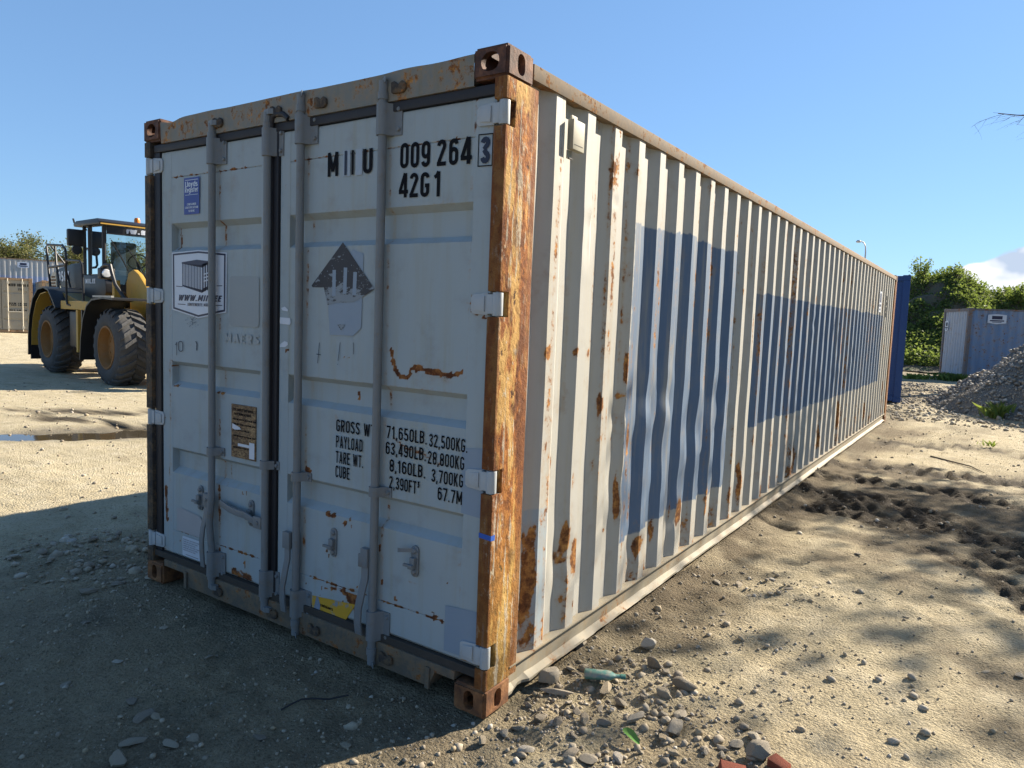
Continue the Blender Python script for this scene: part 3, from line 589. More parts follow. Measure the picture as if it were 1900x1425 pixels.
# --- doors
OUT, IN = .030, .066
PROF = [(2.416,OUT),(2.278,OUT),(2.2745,OUT+.004),(2.271,OUT),(2.032,OUT),(2.006,IN),(1.906,IN),(1.880,OUT),(1.284,OUT),(1.260,IN),(1.172,IN),(1.146,OUT),(.802,OUT),(.778,IN),(.690,IN),(.660,OUT),(.334,OUT),(.3305,OUT+.004),(.327,OUT),(.190,OUT)]
def prof_y(z):
    zs = np.array([p[0] for p in PROF])[::-1]; ys = np.array([p[1] for p in PROF])[::-1]; return np.interp(z, zs, ys)
def door_leaf(x0, x1, f0, f1, marks, seed):
    """x0..x1 leaf; f0, f1 the widths of its two upright frame tubes; marks: rust, grime and rod-shade strokes (polyline, width, drip, strength)"""
    zs = np.unique(np.concatenate([np.arange(.19, 2.417, .011), [p[0] for p in PROF]]).round(4))
    xs = np.unique(np.concatenate([np.arange(x0, x1, .011), [x0, x1, x0+f0, x0+f0+.003, x1-f1-.003, x1-f1]]).round(4))
    X, Z = np.meshgrid(xs, zs, indexing='ij'); Y = prof_y(Z)
    tube = (X <= x0+f0+.0005) | (X >= x1-f1-.0005); Y = np.where(tube, OUT-.0015, Y)
    # a hair of oil-canning in the sheet and rounded outer edges
    Y = Y+np.where(tube, 0, (fbm(X*2.1, Z*1.6, 3, seed)-.5)*.010*sstep(0, .06, np.minimum(X-x0-f0, x1-f1-X)))
    e = np.minimum(np.minimum(X-x0, x1-X), np.minimum(Z-.19, 2.416-Z)); Y = Y+.006*np.clip(1-e/.008, 0, 1)**2
    rust = np.zeros_like(X)
    for pts, w, drip, s in marks:
        d = seg_dist(X, Z, pts)+(vnoise(X*70, Z*70, 5)-.5)*.012; rust = np.maximum(rust, s*(1-sstep(w*.5, w*1.1, d)))
        if drip:
            for k in range(1, 9): 
                d = seg_dist(X, Z+drip*k/8, pts); rust = np.maximum(rust, s*.34*(1-k/9)*(1-sstep(w*.4, w*1.0, d))*(.4+.9*vnoise(X*45, Z*2, 6)))
    low = (1-sstep(.19, .26, Z))*.25; rust = np.maximum(rust, low*fbm(X*9, Z*9, 3, seed+4)*1.6)
    n = len(xs); m = len(zs); V = np.stack([X, Y, Z], 2).reshape(-1, 3)
    me = np_mesh('door', V, grid_faces(n, m), door_m, 25, {'rust': rust.ravel()})
    bm = bmesh.new(); bm.from_mesh(me); ed = [e for e in bm.edges if e.is_boundary]
    g = bmesh.ops.extrude_edge_only(bm, edges=ed); vs_ = [v for v in g['geom'] if isinstance(v, bmesh.types.BMVert)]
    for v in vs_: v.co.y = .078
    bmesh.ops.recalc_face_normals(bm, faces=bm.faces); bm.to_mesh(me); bm.free()
    return link('door', me, main)
P = lambda *a: list(a)
marksR = [(P((-.570,1.44),(-.555,1.38),(-.53,1.335),(-.49,1.322),(-.468,1.332)), .014, .10, 1), (P((-.468,1.33),(-.462,1.362),(-.44,1.371),(-.36,1.362),(-.264,1.354),(-.20,1.362),(-.186,1.372)), .012, .12, 1),
    (P((-.80,1.235),(-.795,1.205)), .013, .03, .9), (P((-.955,.300),(-.87,.317),(-.80,.312),(-.70,.314)), .008, .04, .9), (P((-.83,.312),(-.79,.285),(-.755,.25),(-.748,.232)), .016, .02, .8),
    (P((-.77,.30),(-.74,.262)), .02, .0, .6), (P((-.955,.655),(-.90,.655)), .010, .06, .9), (P((-.83,.64),(-.835,.63)), .012, .05, .9), (P((-.80,.66),(-.79,.62)), .008, .06, .8), (P((-.86,1.385),(-.83,1.386)), .006, .03, .8),
    (P((-.55,1.07),(-.50,1.035)), .012, 0, .62), (P((-.48,1.03),(-.40,1.02),(-.33,1.00)), .010, 0, .58), (P((-.30,.985),(-.25,.99)), .010, 0, .5), (P((-.60,.745),(-.595,.735)), .012, .0, .8), (P((-1.09,.845),(-1.07,.835)), .014, .02, .9),
    (P((-.44,.46),(-.40,.455)), .010, .10, .55), (P((-.52,.36),(-.51,.355)), .010, .02, .7), (P((-.31,.36),(-.25,.325)), .006, .0, .8), (P((-.26,.34),(-.19,.300),(-.165,.318)), .006, .02, .8), (P((-.165,.24),(-.12,.245)), .008, .02, .6),
    (P((-1.272,1.395),(-1.24,1.397)), .005, .03, .9), (P((-1.265,2.165),(-1.262,2.163)), .008, .02, .7), (P((-.165,2.29),(-.16,2.43)), .005, .0, .6), (P((-1.2,.62),(-1.2,.60)), .004, .03, .7),
    (P((-.64,2.276),(-.17,2.276)), .0025, .01, .62), (P((-1.21,2.276),(-.70,2.276)), .0025, .01, .6), (P((-.60,.331),(-.16,.331)), .003, .01, .7), (P((-1.07,.331),(-.65,.331)), .003, .02, .8), (P((-1.2,1.285),(-.16,1.285)), .004, .0, .42), (P((-1.2,2.033),(-.16,2.033)), .004, .0, .32)]
for k in range(26): 
    x = random.uniform(-1.15, -.18); z = random.uniform(.21, .62); marksR.append((P((x, z), (x+random.uniform(-.004, .004), z-random.uniform(.004, .03))), random.uniform(.003, .006), .03, .85))
marksL = [(P((-2.20,1.148),(-2.16,1.150)), .010, .05, .9), (P((-1.80,1.149),(-1.74,1.147)), .008, .10, .8), (P((-2.20,.32),(-2.20,.24)), .012, .0, .4), (P((-2.14,.334),(-1.93,.331)), .003, .0, .7), (P((-1.78,.331),(-1.46,.331)), .004, .02, .9),
    (P((-1.66,.215),(-1.52,.213)), .030, 0, .75), (P((-1.57,.32),(-1.565,.26)), .004, .04, .8), (P((-2.24,.80),(-2.245,.55)), .010, .0, .5), (P((-2.28,.56),(-2.27,.38)), .018, .06, .75), (P((-2.22,1.6),(-2.215,1.25)), .006, .0, .5),
    (P((-2.18,2.0),(-2.175,1.90)), .012, .0, .75), (P((-1.95,.65),(-1.945,.64)), .006, .03, .7), (P((-1.87,.94),(-1.868,.86)), .006, .0, .7), (P((-1.73,.76),(-1.72,.66)), .008, .0, .55), (P((-1.60,.77),(-1.59,.765)), .006, .03, .7), (P((-2.2,2.276),(-1.46,2.276)), .003, .01, .7)]
for k in range(14):
    x = random.uniform(-2.15, -1.45); z = random.uniform(.21, .66); marksL.append((P((x, z), (x, z-random.uniform(.004, .025))), random.uniform(.003, .006), .03, .85))
for x in (-1.118, -.612): marksR += [(P((x+.012, 2.33), (x+.012, .30)), .014, 0, .44), (P((x+.055, .805), (x+.055, .80)), .012, .14, .55), (P((x+.05, .16), (x+.05, .24)), .014, 0, .5), (P((x+.07, 2.34), (x+.07, 2.33)), .008, .20, .5)]  # long strokes beside the rods: grime plus contact shade put into colour
for x, z in ((-.900, .48), (-.404, .50)): marksR += [(P((x, z), (x, z-.01)), .014, .16, .55)]
for z in HZ: marksR += [(P((-.145, z-.045), (-.075, z-.048)), .006, .10, .6), (P((-.150, z-.03), (-.152, z+.03)), .005, .03, .6)]; 
for x in (-1.792, -1.40): marksL += [(P((x+.012, 2.30), (x+.012, .30)), .014, 0, .44), (P((x+.055, .83), (x+.055, .825)), .010, .16, .6), (P((x+.05, .18), (x+.05, .26)), .014, 0, .5)]  # left leaf: the same rod-long strokes of grime and painted contact shade
for z in HZ: marksL += [(P((-2.295, z-.045), (-2.34, z-.048)), .007, .12, .65), (P((-2.288, z-.03), (-2.286, z+.03)), .006, .04, .6)]
for x, z in ((-1.941, .50), (-1.505, .50)): marksL += [(P((x, z), (x, z-.01)), .014, .16, .5)]
marksL += [(P((-2.235, 2.2), (-2.23, .25)), .008, 0, .40)]; marksR += [(P((-.170, 2.2), (-.168, .25)), .006, 0, .36)]
door_r = door_leaf(-1.309, -.062, .075, .097, marksR, 3); door_r['label'] = 'right door leaf with the large numbers, weights and black arrow'
door_l = door_leaf(-2.312, -1.374, .100, .070, marksL, 9); door_l['label'] = 'left door leaf with the white logo sticker'
# rubber seals
for d_, bx_ in ((door_l, (-W_+.075, -1.36, .018, .055, 2.4175, 2.4572)), (door_l, (-W_+.068, -2.3135, .022, .055, .188, 2.417)), (door_l, (-1.3725, -1.346, .006, .055, .19, 2.4575)), (door_r, (-1.3455, -.066, .018, .055, 2.4178, 2.4574)), (door_r, (-1.345, -1.3105, .020, .055, .19, 2.4174))):
    MB().box(*bx_).build('door_seal', rubber_m, d_, bevel=.004, smooth=40)
MB().tube([(-1.345,.010,2.36),(-1.346,.008,2.45),(-1.335,.006,2.484),(-1.31,.006,2.494),(-1.26,.006,2.488),(-1.225,.008,2.462)], .013, 8).build('door_seal', rubber_m, door_r, smooth=50)
# hinges
def hinge(door, flip, z):
    X = lambda x: x if not flip else -W_-x
    mb = MB(); pts = [(-.150,z-.028),(-.138,z-.038),(-.066,z-.042),(-.066,z+.042),(-.138,z+.036),(-.150,z+.024)]
    a = [(X(u), .0175 if u > -.12 else .0215, v) for u, v in pts]; b = [(X(u), .0285, v) for u, v in pts]; n = len(a)
    mb.add(a+b, [tuple(range(n)), tuple(range(n, 2*n))]+[(i, (i+1) % n, n+(i+1) % n, n+i) for i in range(n)])
    a = [(X(u), w, v) for u, w, v in [(-.130,.0165,z-.024),(-.08,.012,z-.03),(-.08,.012,z+.03),(-.130,.0165,z+.022)]]
    mb.add(a+[(q[0], .02, q[2]) for q in a], [(0,1,2,3),(4,5,6,7),(0,1,5,4),(1,2,6,5),(2,3,7,6),(3,0,4,7)])
    mb.box(min(X(-.068), X(-.03)), max(X(-.068), X(-.03)), .012, .03, z-.037, z+.037)
    mb.cyl((X(-.024), .024, z-.044), (X(-.024), .024, z+.044), .0205, n=18)
    mb.cyl((X(-.024), .024, z-.056), (X(-.024), .024, z+.056), .009, n=10)
    mb.build('hinge', hinge_m, door, bevel=.0015, smooth=40)
for z in HZ: hinge(door_r, False, z); hinge(door_l, True, z)
# lock rods: (x, bottom, top, cam kind)
RY = .0
RODS = [(-1.803, .105, 2.505, door_l, .838), (-1.364, .100, 2.505, door_l, .830), (-1.130, .035, 2.555, door_r, .809), (-.621, .045, 2.540, door_r, .822)]
def bracket(mb, x, z, h, w, bolts):
    n = 10; prof = [(x-.030, .029), (x-.030, .008)]+[(x+.026*math.cos(R(a)), RY-.004-.022*math.sin(R(a))) for a in range(170, 5, -18)]+[(x+.032, .010), (x+.045, .0235), (x+w, .0235), (x+w, .029)]
    m = len(prof); lo = [(u, v, z-h/2) for u, v in prof]; hi = [(u, v, z+h/2) for u, v in prof]
    mb.add(lo+hi, [(i, i+1, m+i+1, m+i) for i in range(m-1)]+[tuple(range(m)), tuple(range(2*m-1, m-1, -1))])
    for bz in bolts: mb.lathe([(0,.0), (.007,.0), (.0095,.004), (.0095,.009)], (x+w-.016, .0145, z+bz), 'y', 10)
for i, (x, zb, zt, door, zm) in enumerate(RODS):
    path = [(x, RY, zb), (x, RY, zt)]
    if i == 0: path = [(x, RY, zb), (x, RY, .30), (x-.004, RY-.012, .45), (x+.006, RY-.006, .60), (x, RY, .85), (x, RY, zt)]
    mb = MB().tube(path, .0185, 16)
    for z, s in ((zt, 1), (zb, -1)):       # cam collars and hooks
        mb.cyl((x, RY, z-s*.075), (x, RY, z-s*.045), .0225, n=16)
        a = .9 if i in (2, 3) else .3
        hk = [(-.026,-.02),(.02,-.024),(.05,.0),(.058,.026),(.03,.02),(.012,.032),(-.026,.02)]
        ca, sa = math.cos(a), math.sin(a); q = [(x+u*ca-v*sa, RY+(u*sa*-.55+v*ca*.7)) for u, v in hk]
        mb.prism(q, 'z', z-.012 if s > 0 else z-.006, z+.012 if s > 0 else z+.018)
    mb.build('lock_rod', rod_m, door, smooth=40)
    for zc, hh, ww, bo in ((2.370 if i < 2 else (2.402 if i == 2 else 2.386), .128, .085, (.04, -.04)), (.232 if i < 2 else (.192 if i == 2 else .222), .132, .080, (.045, -.045)), (zm, .042, .072, (0,))):
        mb = MB(); bracket(mb, x, zc, hh, ww, bo); mb.build('rod_bracket', rod_m, door, smooth=40)
# handles: hub plate on the rod and a flat lever
def lever(mb, pts, w, y0, y1, horiz=False):
    P_ = []; Q_ = []
    for k, (x, z, y) in enumerate(pts):
        if horiz: P_.append((x, y, z-w/2)); Q_.append((x, y, z+w/2))
        else: P_.append((x-w/2, y, z)); Q_.append((x+w/2, y, z))
    n = len(pts); th = .010
    V_ = P_+Q_+[(p[0], p[1]+th, p[2]) for p in P_]+[(p[0], p[1]+th, p[2]) for p in Q_]
    F_ = []
    for k in range(n-1): F_ += [(k, k+1, n+k+1, n+k), (2*n+k, 3*n+k, 3*n+k+1, 2*n+k+1), (k, 2*n+k, 2*n+k+1, k+1), (n+k, n+k+1, 3*n+k+1, 3*n+k)]
    F_ += [(0, n, 3*n, 2*n), (n-1, 3*n-1, 4*n-1, 2*n-1)]; mb.add(V_, F_)
def shift(mb): mb.v = [(x+.020*(1.56-x), y, z+.020*(1.59-z)) for x, y, z in mb.v]
mb = MB(); mb.box(-1.925, -1.875, -.02, .004, .515, .590); lever(mb, [(-1.905,.53,-.012),(-1.907,.47,-.016),(-1.914,.40,-.03),(-1.926,.33,-.03),(-1.930,.26,-.026),(-1.926,.18,-.022)], .034, 0, 0)
mb.lathe([(0,-.003),(.010,-.003),(.010,.004)], (-1.896, -.022, .558), 'y', 8); shift(mb); mb.build('door_handle', rod_m, door_l, bevel=.002, smooth=40)
mb = MB(); mb.box(-1.490, -1.430, -.022, -.004, .485, .545); lever(mb, [(-1.49,.512,-.016),(-1.52,.524,-.020),(-1.56,.537,-.024),(-1.62,.535,-.022),(-1.70,.540,-.016),(-1.795,.556,-.006)], .034, 0, 0, True)
mb.lathe([(0,-.003),(.010,-.003),(.010,.004)], (-1.458, -.024, .515), 'y', 8); shift(mb); mb.build('door_handle', rod_m, door_l, bevel=.002, smooth=40)
mb = MB(); mb.box(-1.262, -1.212, -.022, .002, .430, .512); lever(mb, [(-1.236,.44,-.014),(-1.234,.38,-.016),(-1.238,.30,-.03),(-1.250,.24,-.032),(-1.252,.17,-.03),(-1.246,.110,-.026)], .036, 0, 0)
shift(mb); mb.build('door_handle', rod_m, door_r, bevel=.002, smooth=40)
mb = MB(); mb.box(-.722, -.680, -.026, .002, .46, .545); mb.box(-.740, -.7225, -.022, -.012, .455, .515); lever(mb, [(-.702,.47,-.018),(-.700,.41,-.020),(-.706,.34,-.034),(-.722,.27,-.036),(-.728,.20,-.034),(-.722,.145,-.030)], .040, 0, 0)
shift(mb); mb.build('door_handle', rod_m, door_r, bevel=.002, smooth=40)
# handle catches: oval plate, bolts and hook
def catch(door, x, z, flap):
    mb = MB(); pts = [(x+.020*math.cos(R(a)), z+.048+.020*math.sin(R(a))) for a in range(0, 181, 20)]+[(x+.020*math.cos(R(a)), z-.048+.020*math.sin(R(a))) for a in range(180, 361, 20)]
    mb.prism([(b, a) for a, b in pts], 'y', .0215, .0288)
    for s in (.046, -.046): mb.lathe([(0,-.010),(.008,-.010),(.012,-.005),(.013,.002)], (x, .020, z+s), 'y', 12)
    mb.box(x-.014, x+.012, .004, .0215, z-.012, z+.018).box(x-.042, x+.006, -.006, .006, z-.022, z-.011).box(x-.016, x+.010, -.004, .0215, z-.030, z-.012)
    if flap: mb.add([(x-.07,-.008,z+.052),(x-.07,-.008,z+.032),(x-.05,-.014,z+.055),(x-.05,-.014,z+.038),(x-.0,.012,z+.058),(x-.0,.012,z+.042)], [(0,1,3,2),(2,3,5,4)])
    mb.build('handle_catch', rod_m, door, bevel=.0012, smooth=40)
catch(door_l, -1.941, .560, False); catch(door_l, -1.505, .557, False); catch(door_r, -.900, .532, False); catch(door_r, -.404, .554, True)

# --- lettering and stickers on the doors
YD = OUT-.0042
ink_m = plain('black lettering', (.006,.0065,.009), .7, 0, .3, 60, 0, .1); ink2_m = plain('faded navy lettering', (.028,.038,.065), .6, 0, .3, 60, 0, .2); pale_m = plain('pale overpaint', (.30,.345,.39), .45, 0, .06, 12, 0)
blueg_m = plain('blue-grey touch-up paint', (.215,.27,.335), .5, 0, .10, 6, .001); ghost_m = plain('cleaner paint where a label was', (.225,.255,.268), .42, 0, .04, 8, 0); ghost2_m = plain('ghost lettering', (.255,.29,.305), .42, 0, .04, 8, 0)
white_m = plain('white vinyl', (.52,.56,.62), .4, 0, .05, 20, 0); navy_m = plain('navy print', (.018,.025,.06), .45, 0, .2, 40, 0); royal_m = plain('blue vinyl', (.025,.05,.24), .4, 0, .15, 30, 0)
def decal(name, mb, mat, parent, label=None, whole=False):
    """flat print: every line of writing and every patch is an object of its own"""
    o = None; cuts = [(0, 0)] if whole else sorted(set([(0, 0)]+mb.cuts)); cuts = [c for c in cuts if c[1] < len(mb.f)]
    for (v0, f0), (v1, f1) in zip(cuts, cuts[1:]+[(len(mb.v), len(mb.f))]):
        if f1 <= f0: continue
        m = MB(); m.v = mb.v[v0:v1]; m.f = [tuple(i-v0 for i in f) for f in mb.f[f0:f1]]; o = m.build(name, mat, parent, fix=False)
        if label: o['label'] = label
    return o
mb = MB(); rect_mb(mb, -.882, -.838, 2.180, 2.292, YD+.0016); rect_mb(mb, -.805, -.765, 2.180, 2.290, YD+.0016); rect_mb(mb, -.1405, -.078, 2.200, 2.250, YD+.0016)
decal('overpaint', mb, pale_m, door_r)
mb = MB(); text_mb(mb, 'M', -.978, -.912, 2.186, .104, YD, .160); text_mb(mb, 'I', -.829, -.813, 2.184, .104, YD, .160); text_mb(mb, 'U', -.758, -.702, 2.182, .104, YD, .160)
for ch, a, b in (('0',-.543,-.497),('0',-.486,-.440),('9',-.428,-.382),('2',-.346,-.300),('6',-.285,-.239),('4',-.226,-.172)): text_mb(mb, ch, a, b, 2.174+.012*(-.17-a)/.37, .102, YD, .160)
for ch, a, b in (('4',-.546,-.496),('2',-.487,-.442),('G',-.429,-.382),('1',-.358,-.322)): text_mb(mb, ch, a, b, 2.060+.008*(-.32-a)/.22, .098, YD, .160)
bx = [(-.141,2.280),(-.075,2.278),(-.075,2.161),(-.141,2.163)]; ribbon(mb, bx, .004, True, lambda a, b: (a, YD, b))
decal('lettering', mb, ink_m, door_r, 'large black container number and size code')
mb = MB(); text_mb(mb, 'I', -.872, -.856, 2.185, .104, YD-.0004, .160); text_mb(mb, '3', -.131, -.086, 2.170, .100, YD-.0004, .2); decal('lettering', mb, ink2_m, door_r)
mb = MB()
for s_, z in (('GROSS WT.', 1.050), ('PAYLOAD', .976), ('TARE WT.', .905), ('CUBE', .838)): text_mb(mb, s_, -.897, {'GROSS WT.': -.640, 'PAYLOAD': -.728, 'TARE WT.': -.722, 'CUBE': -.806}[s_], z, .055, YD, .135)
for s_, a, b, z in (('71,650LB.', -.585, -.358, 1.058), ('32,500KG.', -.346, -.146, 1.052), ('63,490LB.', -.588, -.360, .988), ('28,800KG', -.350, -.160, .980), ('8,160LB.', -.563, -.362, .915), ('3,700KG', -.328, -.163, .908), ('2,390FT^', -.563, -.392, .842), ('67.7M', -.292, -.165, .838)): text_mb(mb, s_, a, b, z, .054, YD, .135)
decal('lettering', mb, ink_m, door_r, 'black table of gross weight, payload, tare and cube')
# worn black arrow on its blue-grey patch
mb = MB(); poly_mb(mb, [(-.966,1.64),(-.951,1.484),(-.80,1.486),(-.752,1.523),(-.745,1.845),(-.815,1.864)], YD+.0016); decal('paint_patch', mb, blueg_m, door_r)
t = NT('worn black arrow'); zz = t.xyz()[2]; v = t.vor(62, t.map((1,1,.8))); n = t.noise(16, 5, .7, t.map((1,1,2.2))); wear = t.math('MAXIMUM', t.ss(v, .20, .12), t.ss(t.math('ADD', n, t.math('MULTIPLY', t.ss(zz, 1.75, 1.62), .24)), .60, .66))
arrow_m = t.bsdf(t.mix(wear, (.020,.020,.026), (.19,.22,.245)), .6)
mb = MB(); poly_mb(mb, [(-.873,1.896),(-1.075,1.705),(-1.068,1.697),(-.992,1.697),(-.968,1.618),(-.90,1.630),(-.80,1.634),(-.763,1.650),(-.675,1.692)][::-1], YD); poly_mb(mb, [(-.902,1.533),(-.875,1.506),(-.848,1.535)], YD)
decal('arrow_mark', mb, arrow_m, door_r, 'worn black up-arrow with flaked edges')
mb = MB()
for a, b in (((-.925,1.775),(-.925,1.66)), ((-.853,1.785),(-.856,1.67)), ((-.792,1.765),(-.796,1.665))): ribbon(mb, [a, b], .022, False, lambda u, w: (u, YD-.0006, w))
decal('paint_patch', mb, blueg_m, door_r)
mb = MB()
for a, b in (((-1.016,1.446),(-1.027,1.35)), ((-1.035,1.392),(-1.005,1.390)), ((-.880,1.453),(-.892,1.37)), ((-.797,1.457),(-.795,1.405)), ((-.895,1.355),(-.893,1.352))): mb.cut(); ribbon(mb, [a, b], .003, False, lambda u, w: (u, YD, w))
decal('scribble', mb, ink2_m, door_r)
mb = MB(); poly_mb(mb, [(-.174,1.066),(-.063,1.082),(-.063,.800),(-.168,.806),(-.171,.95)], YD+.0004); poly_mb(mb, [(-.234,.404),(-.063,.420),(-.063,.215),(-.236,.212)], YD+.0004); decal('paint_patch', mb, blueg_m, door_r, 'bluer touch-up patches beside the hinges')
mb = MB(); poly_mb(mb, [(-1.288,1.597),(-1.262,1.604),(-1.238,1.590),(-1.240,1.582),(-1.28,1.586)], YD); poly_mb(mb, [(-1.296,1.553),(-1.222,1.551),(-1.218,1.528),(-1.225,1.519),(-1.296,1.522)], YD); poly_mb(mb, [(-1.295,1.41),(-1.292,1.425),(-1.262,1.440),(-1.240,1.436),(-1.236,1.425),(-1.255,1.412)], YD); decal('torn_label', mb, white_m, door_r)
# yellow sticker
t = NT('yellow sticker'); n = t.noise(14, 5, .7); yel_m = t.bsdf(t.mix(t.ss(n, .56, .64), (.48,.28,.02), (.2,.225,.24)), .5)
mb = MB(); poly_mb(mb, [(-1.044,.172),(-.815,.182),(-.752,.272),(-1.044,.243)], YD); o = decal('sticker', mb, yel_m, door_r, 'torn yellow sticker low on the door')
mb = MB(); text_mb(mb, 'containers', -.985, -.90, .205, .016, YD-.001, .2); decal('lettering', mb, ink_m, door_r)
mb = MB(); poly_mb(mb, [(-1.035,.165),(-.99,.168),(-.985,.21),(-1.0,.246),(-1.012,.246)], YD-.0008); decal('torn_label', mb, plain('torn backing', (.20,.24,.30), .6, 0, .5, 60, 0), door_r)
# left door: logo sticker
hexp = [(-2.206,1.874),(-2.204,1.567),(-1.961,1.527),(-1.718,1.564),(-1.715,1.866),(-1.960,1.884)]
def inset(pts, f): 
    cx = sum(p[0] for p in pts)/len(pts); cz = sum(p[1] for p in pts)/len(pts); return [(cx+(p[0]-cx)*f, cz+(p[1]-cz)*f) for p in pts]
mb = MB(); poly_mb(mb, hexp, YD); decal('logo_sticker', mb, white_m, door_l, 'white hexagonal logo sticker with navy container emblem')
mb = MB(); a = inset(hexp, .965); b = inset(hexp, .91); n = 6; mb.add([(x, YD-.0008, z) for x, z in a+b], [(i, (i+1) % n, n+(i+1) % n, n+i) for i in range(n)])
# emblem: container in perspective
def q4(p): poly_mb(mb, p, YD-.0008)
q4([(-2.112,1.822),(-1.975,1.834),(-1.85,1.824),(-1.925,1.800)]); q4([(-2.112,1.822),(-1.925,1.802),(-1.925,1.792),(-2.112,1.815)]); q4([(-2.108,1.702),(-2.108,1.694),(-1.925,1.660),(-1.925,1.676)])
for k in range(13):
    x = -2.108+k*.0138; q4([(x,1.816-.0012*k),(x,1.700-.0028*k),(x+.0062,1.699-.0028*k),(x+.0062,1.816-.0012*k)])
for k in range(4):
    x = -1.926+k*.021; q4([(x,1.802+.006*k),(x,1.662+.006*k),(x+.013,1.666+.006*k),(x+.013,1.806+.006*k)])
q4([(-1.926,1.808),(-1.85,1.826),(-1.85,1.815),(-1.926,1.793)]); q4([(-1.926,1.682),(-1.926,1.662),(-1.85,1.690),(-1.85,1.704)])
text_mb(mb, 'WWW.MIIL.EE', -2.148, -1.765, 1.617, .032, YD-.0008, .19, .11, None, .22)
text_mb(mb, 'KONTEINERITE MÜÜK', -2.058, -1.86, 1.590, .016, YD-.0008, .15)
for a, b, z, z2 in ((-2.165,-2.105,1.696,1.694), (-1.80,-1.752,1.700,1.701), (-2.150,-2.078,1.600,1.599), (-1.82,-1.752,1.600,1.601)): q4([(a, z), (a, z-.004), (b, z2-.004), (b, z2)])
decal('emblem', mb, navy_m, door_l, None, True)
mb = MB()
for k in range(3): ribbon(mb, [(-1.912,1.757-.018*k),(-1.85,1.768-.018*k)], .006, False, lambda a, b: (a, YD-.0016, b))
decal('emblem', mb, white_m, door_l, None, True)
# register plate
mb = MB(); rect_mb(mb, -2.090, -1.951, 2.072, 2.262, YD); decal('register_sticker', mb, royal_m, door_l, 'small upright blue certification sticker')
mb = MB(); text_mb(mb, 'Lloyds', -2.078, -1.966, 2.215, .028, YD-.0008, .17, .05); text_mb(mb, 'Register', -2.080, -1.960, 2.186, .028, YD-.0008, .16, .05); rect_mb(mb, -2.078, -1.963, 2.2485, 2.2515, YD-.0008); rect_mb(mb, -2.078, -1.963, 2.172, 2.1745, YD-.0008)
for s_, z in (('CONTAINER', 2.119), ('CERTIFICATION', 2.102), ('SCHEME', 2.084)): w = .0045*len(s_); text_mb(mb, s_, -2.020-w, -2.020+w, z, .011, YD-.0008, .18)
decal('lettering', mb, white_m, door_l)
# paint ghosts
def rrect(x0, x1, z0, z1, r_): 
    p = []
    for cx, cz, a0 in ((x1-r_, z1-r_, 0), (x0+r_, z1-r_, 90), (x0+r_, z0+r_, 180), (x1-r_, z0+r_, 270)): p += [(cx+r_*math.cos(R(a0+k*22.5)), cz+r_*math.sin(R(a0+k*22.5))) for k in range(5)]
    return p
mb = MB(); poly_mb(mb, rrect(-1.694, -1.456, 1.497, 1.748, .022), YD+.001); decal('paint_ghost', mb, ghost_m, door_l)
mb = MB(); text_mb(mb, 'MAERS', -1.735, -1.452, 1.414, .045, YD, .2); decal('paint_ghost', mb, ghost2_m, door_l)
mb = MB(); text_mb(mb, '1', -2.178, -2.160, 1.318, .072, YD, .08); text_mb(mb, '0', -2.148, -2.104, 1.340, .058, YD, .06); ribbon(mb, [(-1.985,1.404),(-1.975,1.39),(-1.978,1.355)], .007, False, lambda a, b: (a, YD, b))
for k in range(60):
    x = random.gauss(-2.02, .02); z = random.gauss(1.510, .016); e = random.uniform(.001, .0035); poly_mb(mb, [(x-e, z-e), (x+e, z-e*.6), (x+e*.4, z+e)], YD)
decal('scribble', mb, ink2_m, door_l, None, True)
# data plate
t = NT('brown data plate'); s_ = t.xyz(); ln = t.noise(60, 3, .7, t.map((1,1,2.4))); n = t.noise(11, 4); c = t.ramp(t.math('ADD', t.math('MULTIPLY', ln, .7), t.math('MULTIPLY', n, .3)), [(.36, (.035,.018,.010)), (.48, (.12,.065,.028)), (.58, (.26,.165,.075)), (.7, (.36,.26,.14))]); plate_m = t.bsdf(c, .6, .1, t.bump(ln, .001))
MB().box(-1.671, -1.474, YD-.002, OUT+.002, .826, 1.100).build('data_plate', plate_m, door_l, bevel=.0008)
mb = MB(); text_mb(mb, 'CSC SAFETY APPROVAL', -1.655, -1.49, 1.068, .013, YD-.003, .2); text_mb(mb, 'DATE MANUFACTURED', -1.645, -1.51, 1.046, .012, YD-.003, .2)
for z in (1.02, .995, .965, .935, .875): text_mb(mb, 'IDENTIFICATION NO', -1.655, -1.49+.03*math.sin(z*70), z, .008, YD-.003, .2)
decal('lettering', mb, ink_m, door_l)
mb = MB(); rect_mb(mb, -1.614, -1.522, .888, .902, YD-.0036); rect_mb(mb, -1.5215, -1.480, .834, .916, YD-.0036); poly_mb(mb, [(-1.66,1.0),(-1.60,.985),(-1.59,.975),(-1.64,.968),(-1.662,.975)], YD-.0036); decal('torn_label', mb, white_m, door_l)
# paper labels low on the left door
mb = MB(); poly_mb(mb, [(-2.166,.462),(-2.12,.470),(-1.95,.455),(-1.929,.43),(-1.929,.338),(-1.96,.336),(-2.166,.337)], YD); decal('torn_label', mb, plain('torn paper label', (.34,.335,.34), .7, 0, .18, 9, .002), door_l)
mb = MB(); poly_mb(mb, rrect(-2.116, -1.938, .205, .316, .01), YD-.0004); decal('torn_label', mb, white_m, door_l)
mb = MB()
for k in range(6): text_mb(mb, 'HANDLING INSTRUCTIONS', -2.108, -1.95-.02*(k % 3), .296-.012*k, .006, YD-.001, .2)
rect_mb(mb, -2.085, -1.965, .213, .217, YD-.001); decal('lettering', mb, plain('grey print', (.25,.25,.27), .5, 0, .2, 50, 0), door_l)

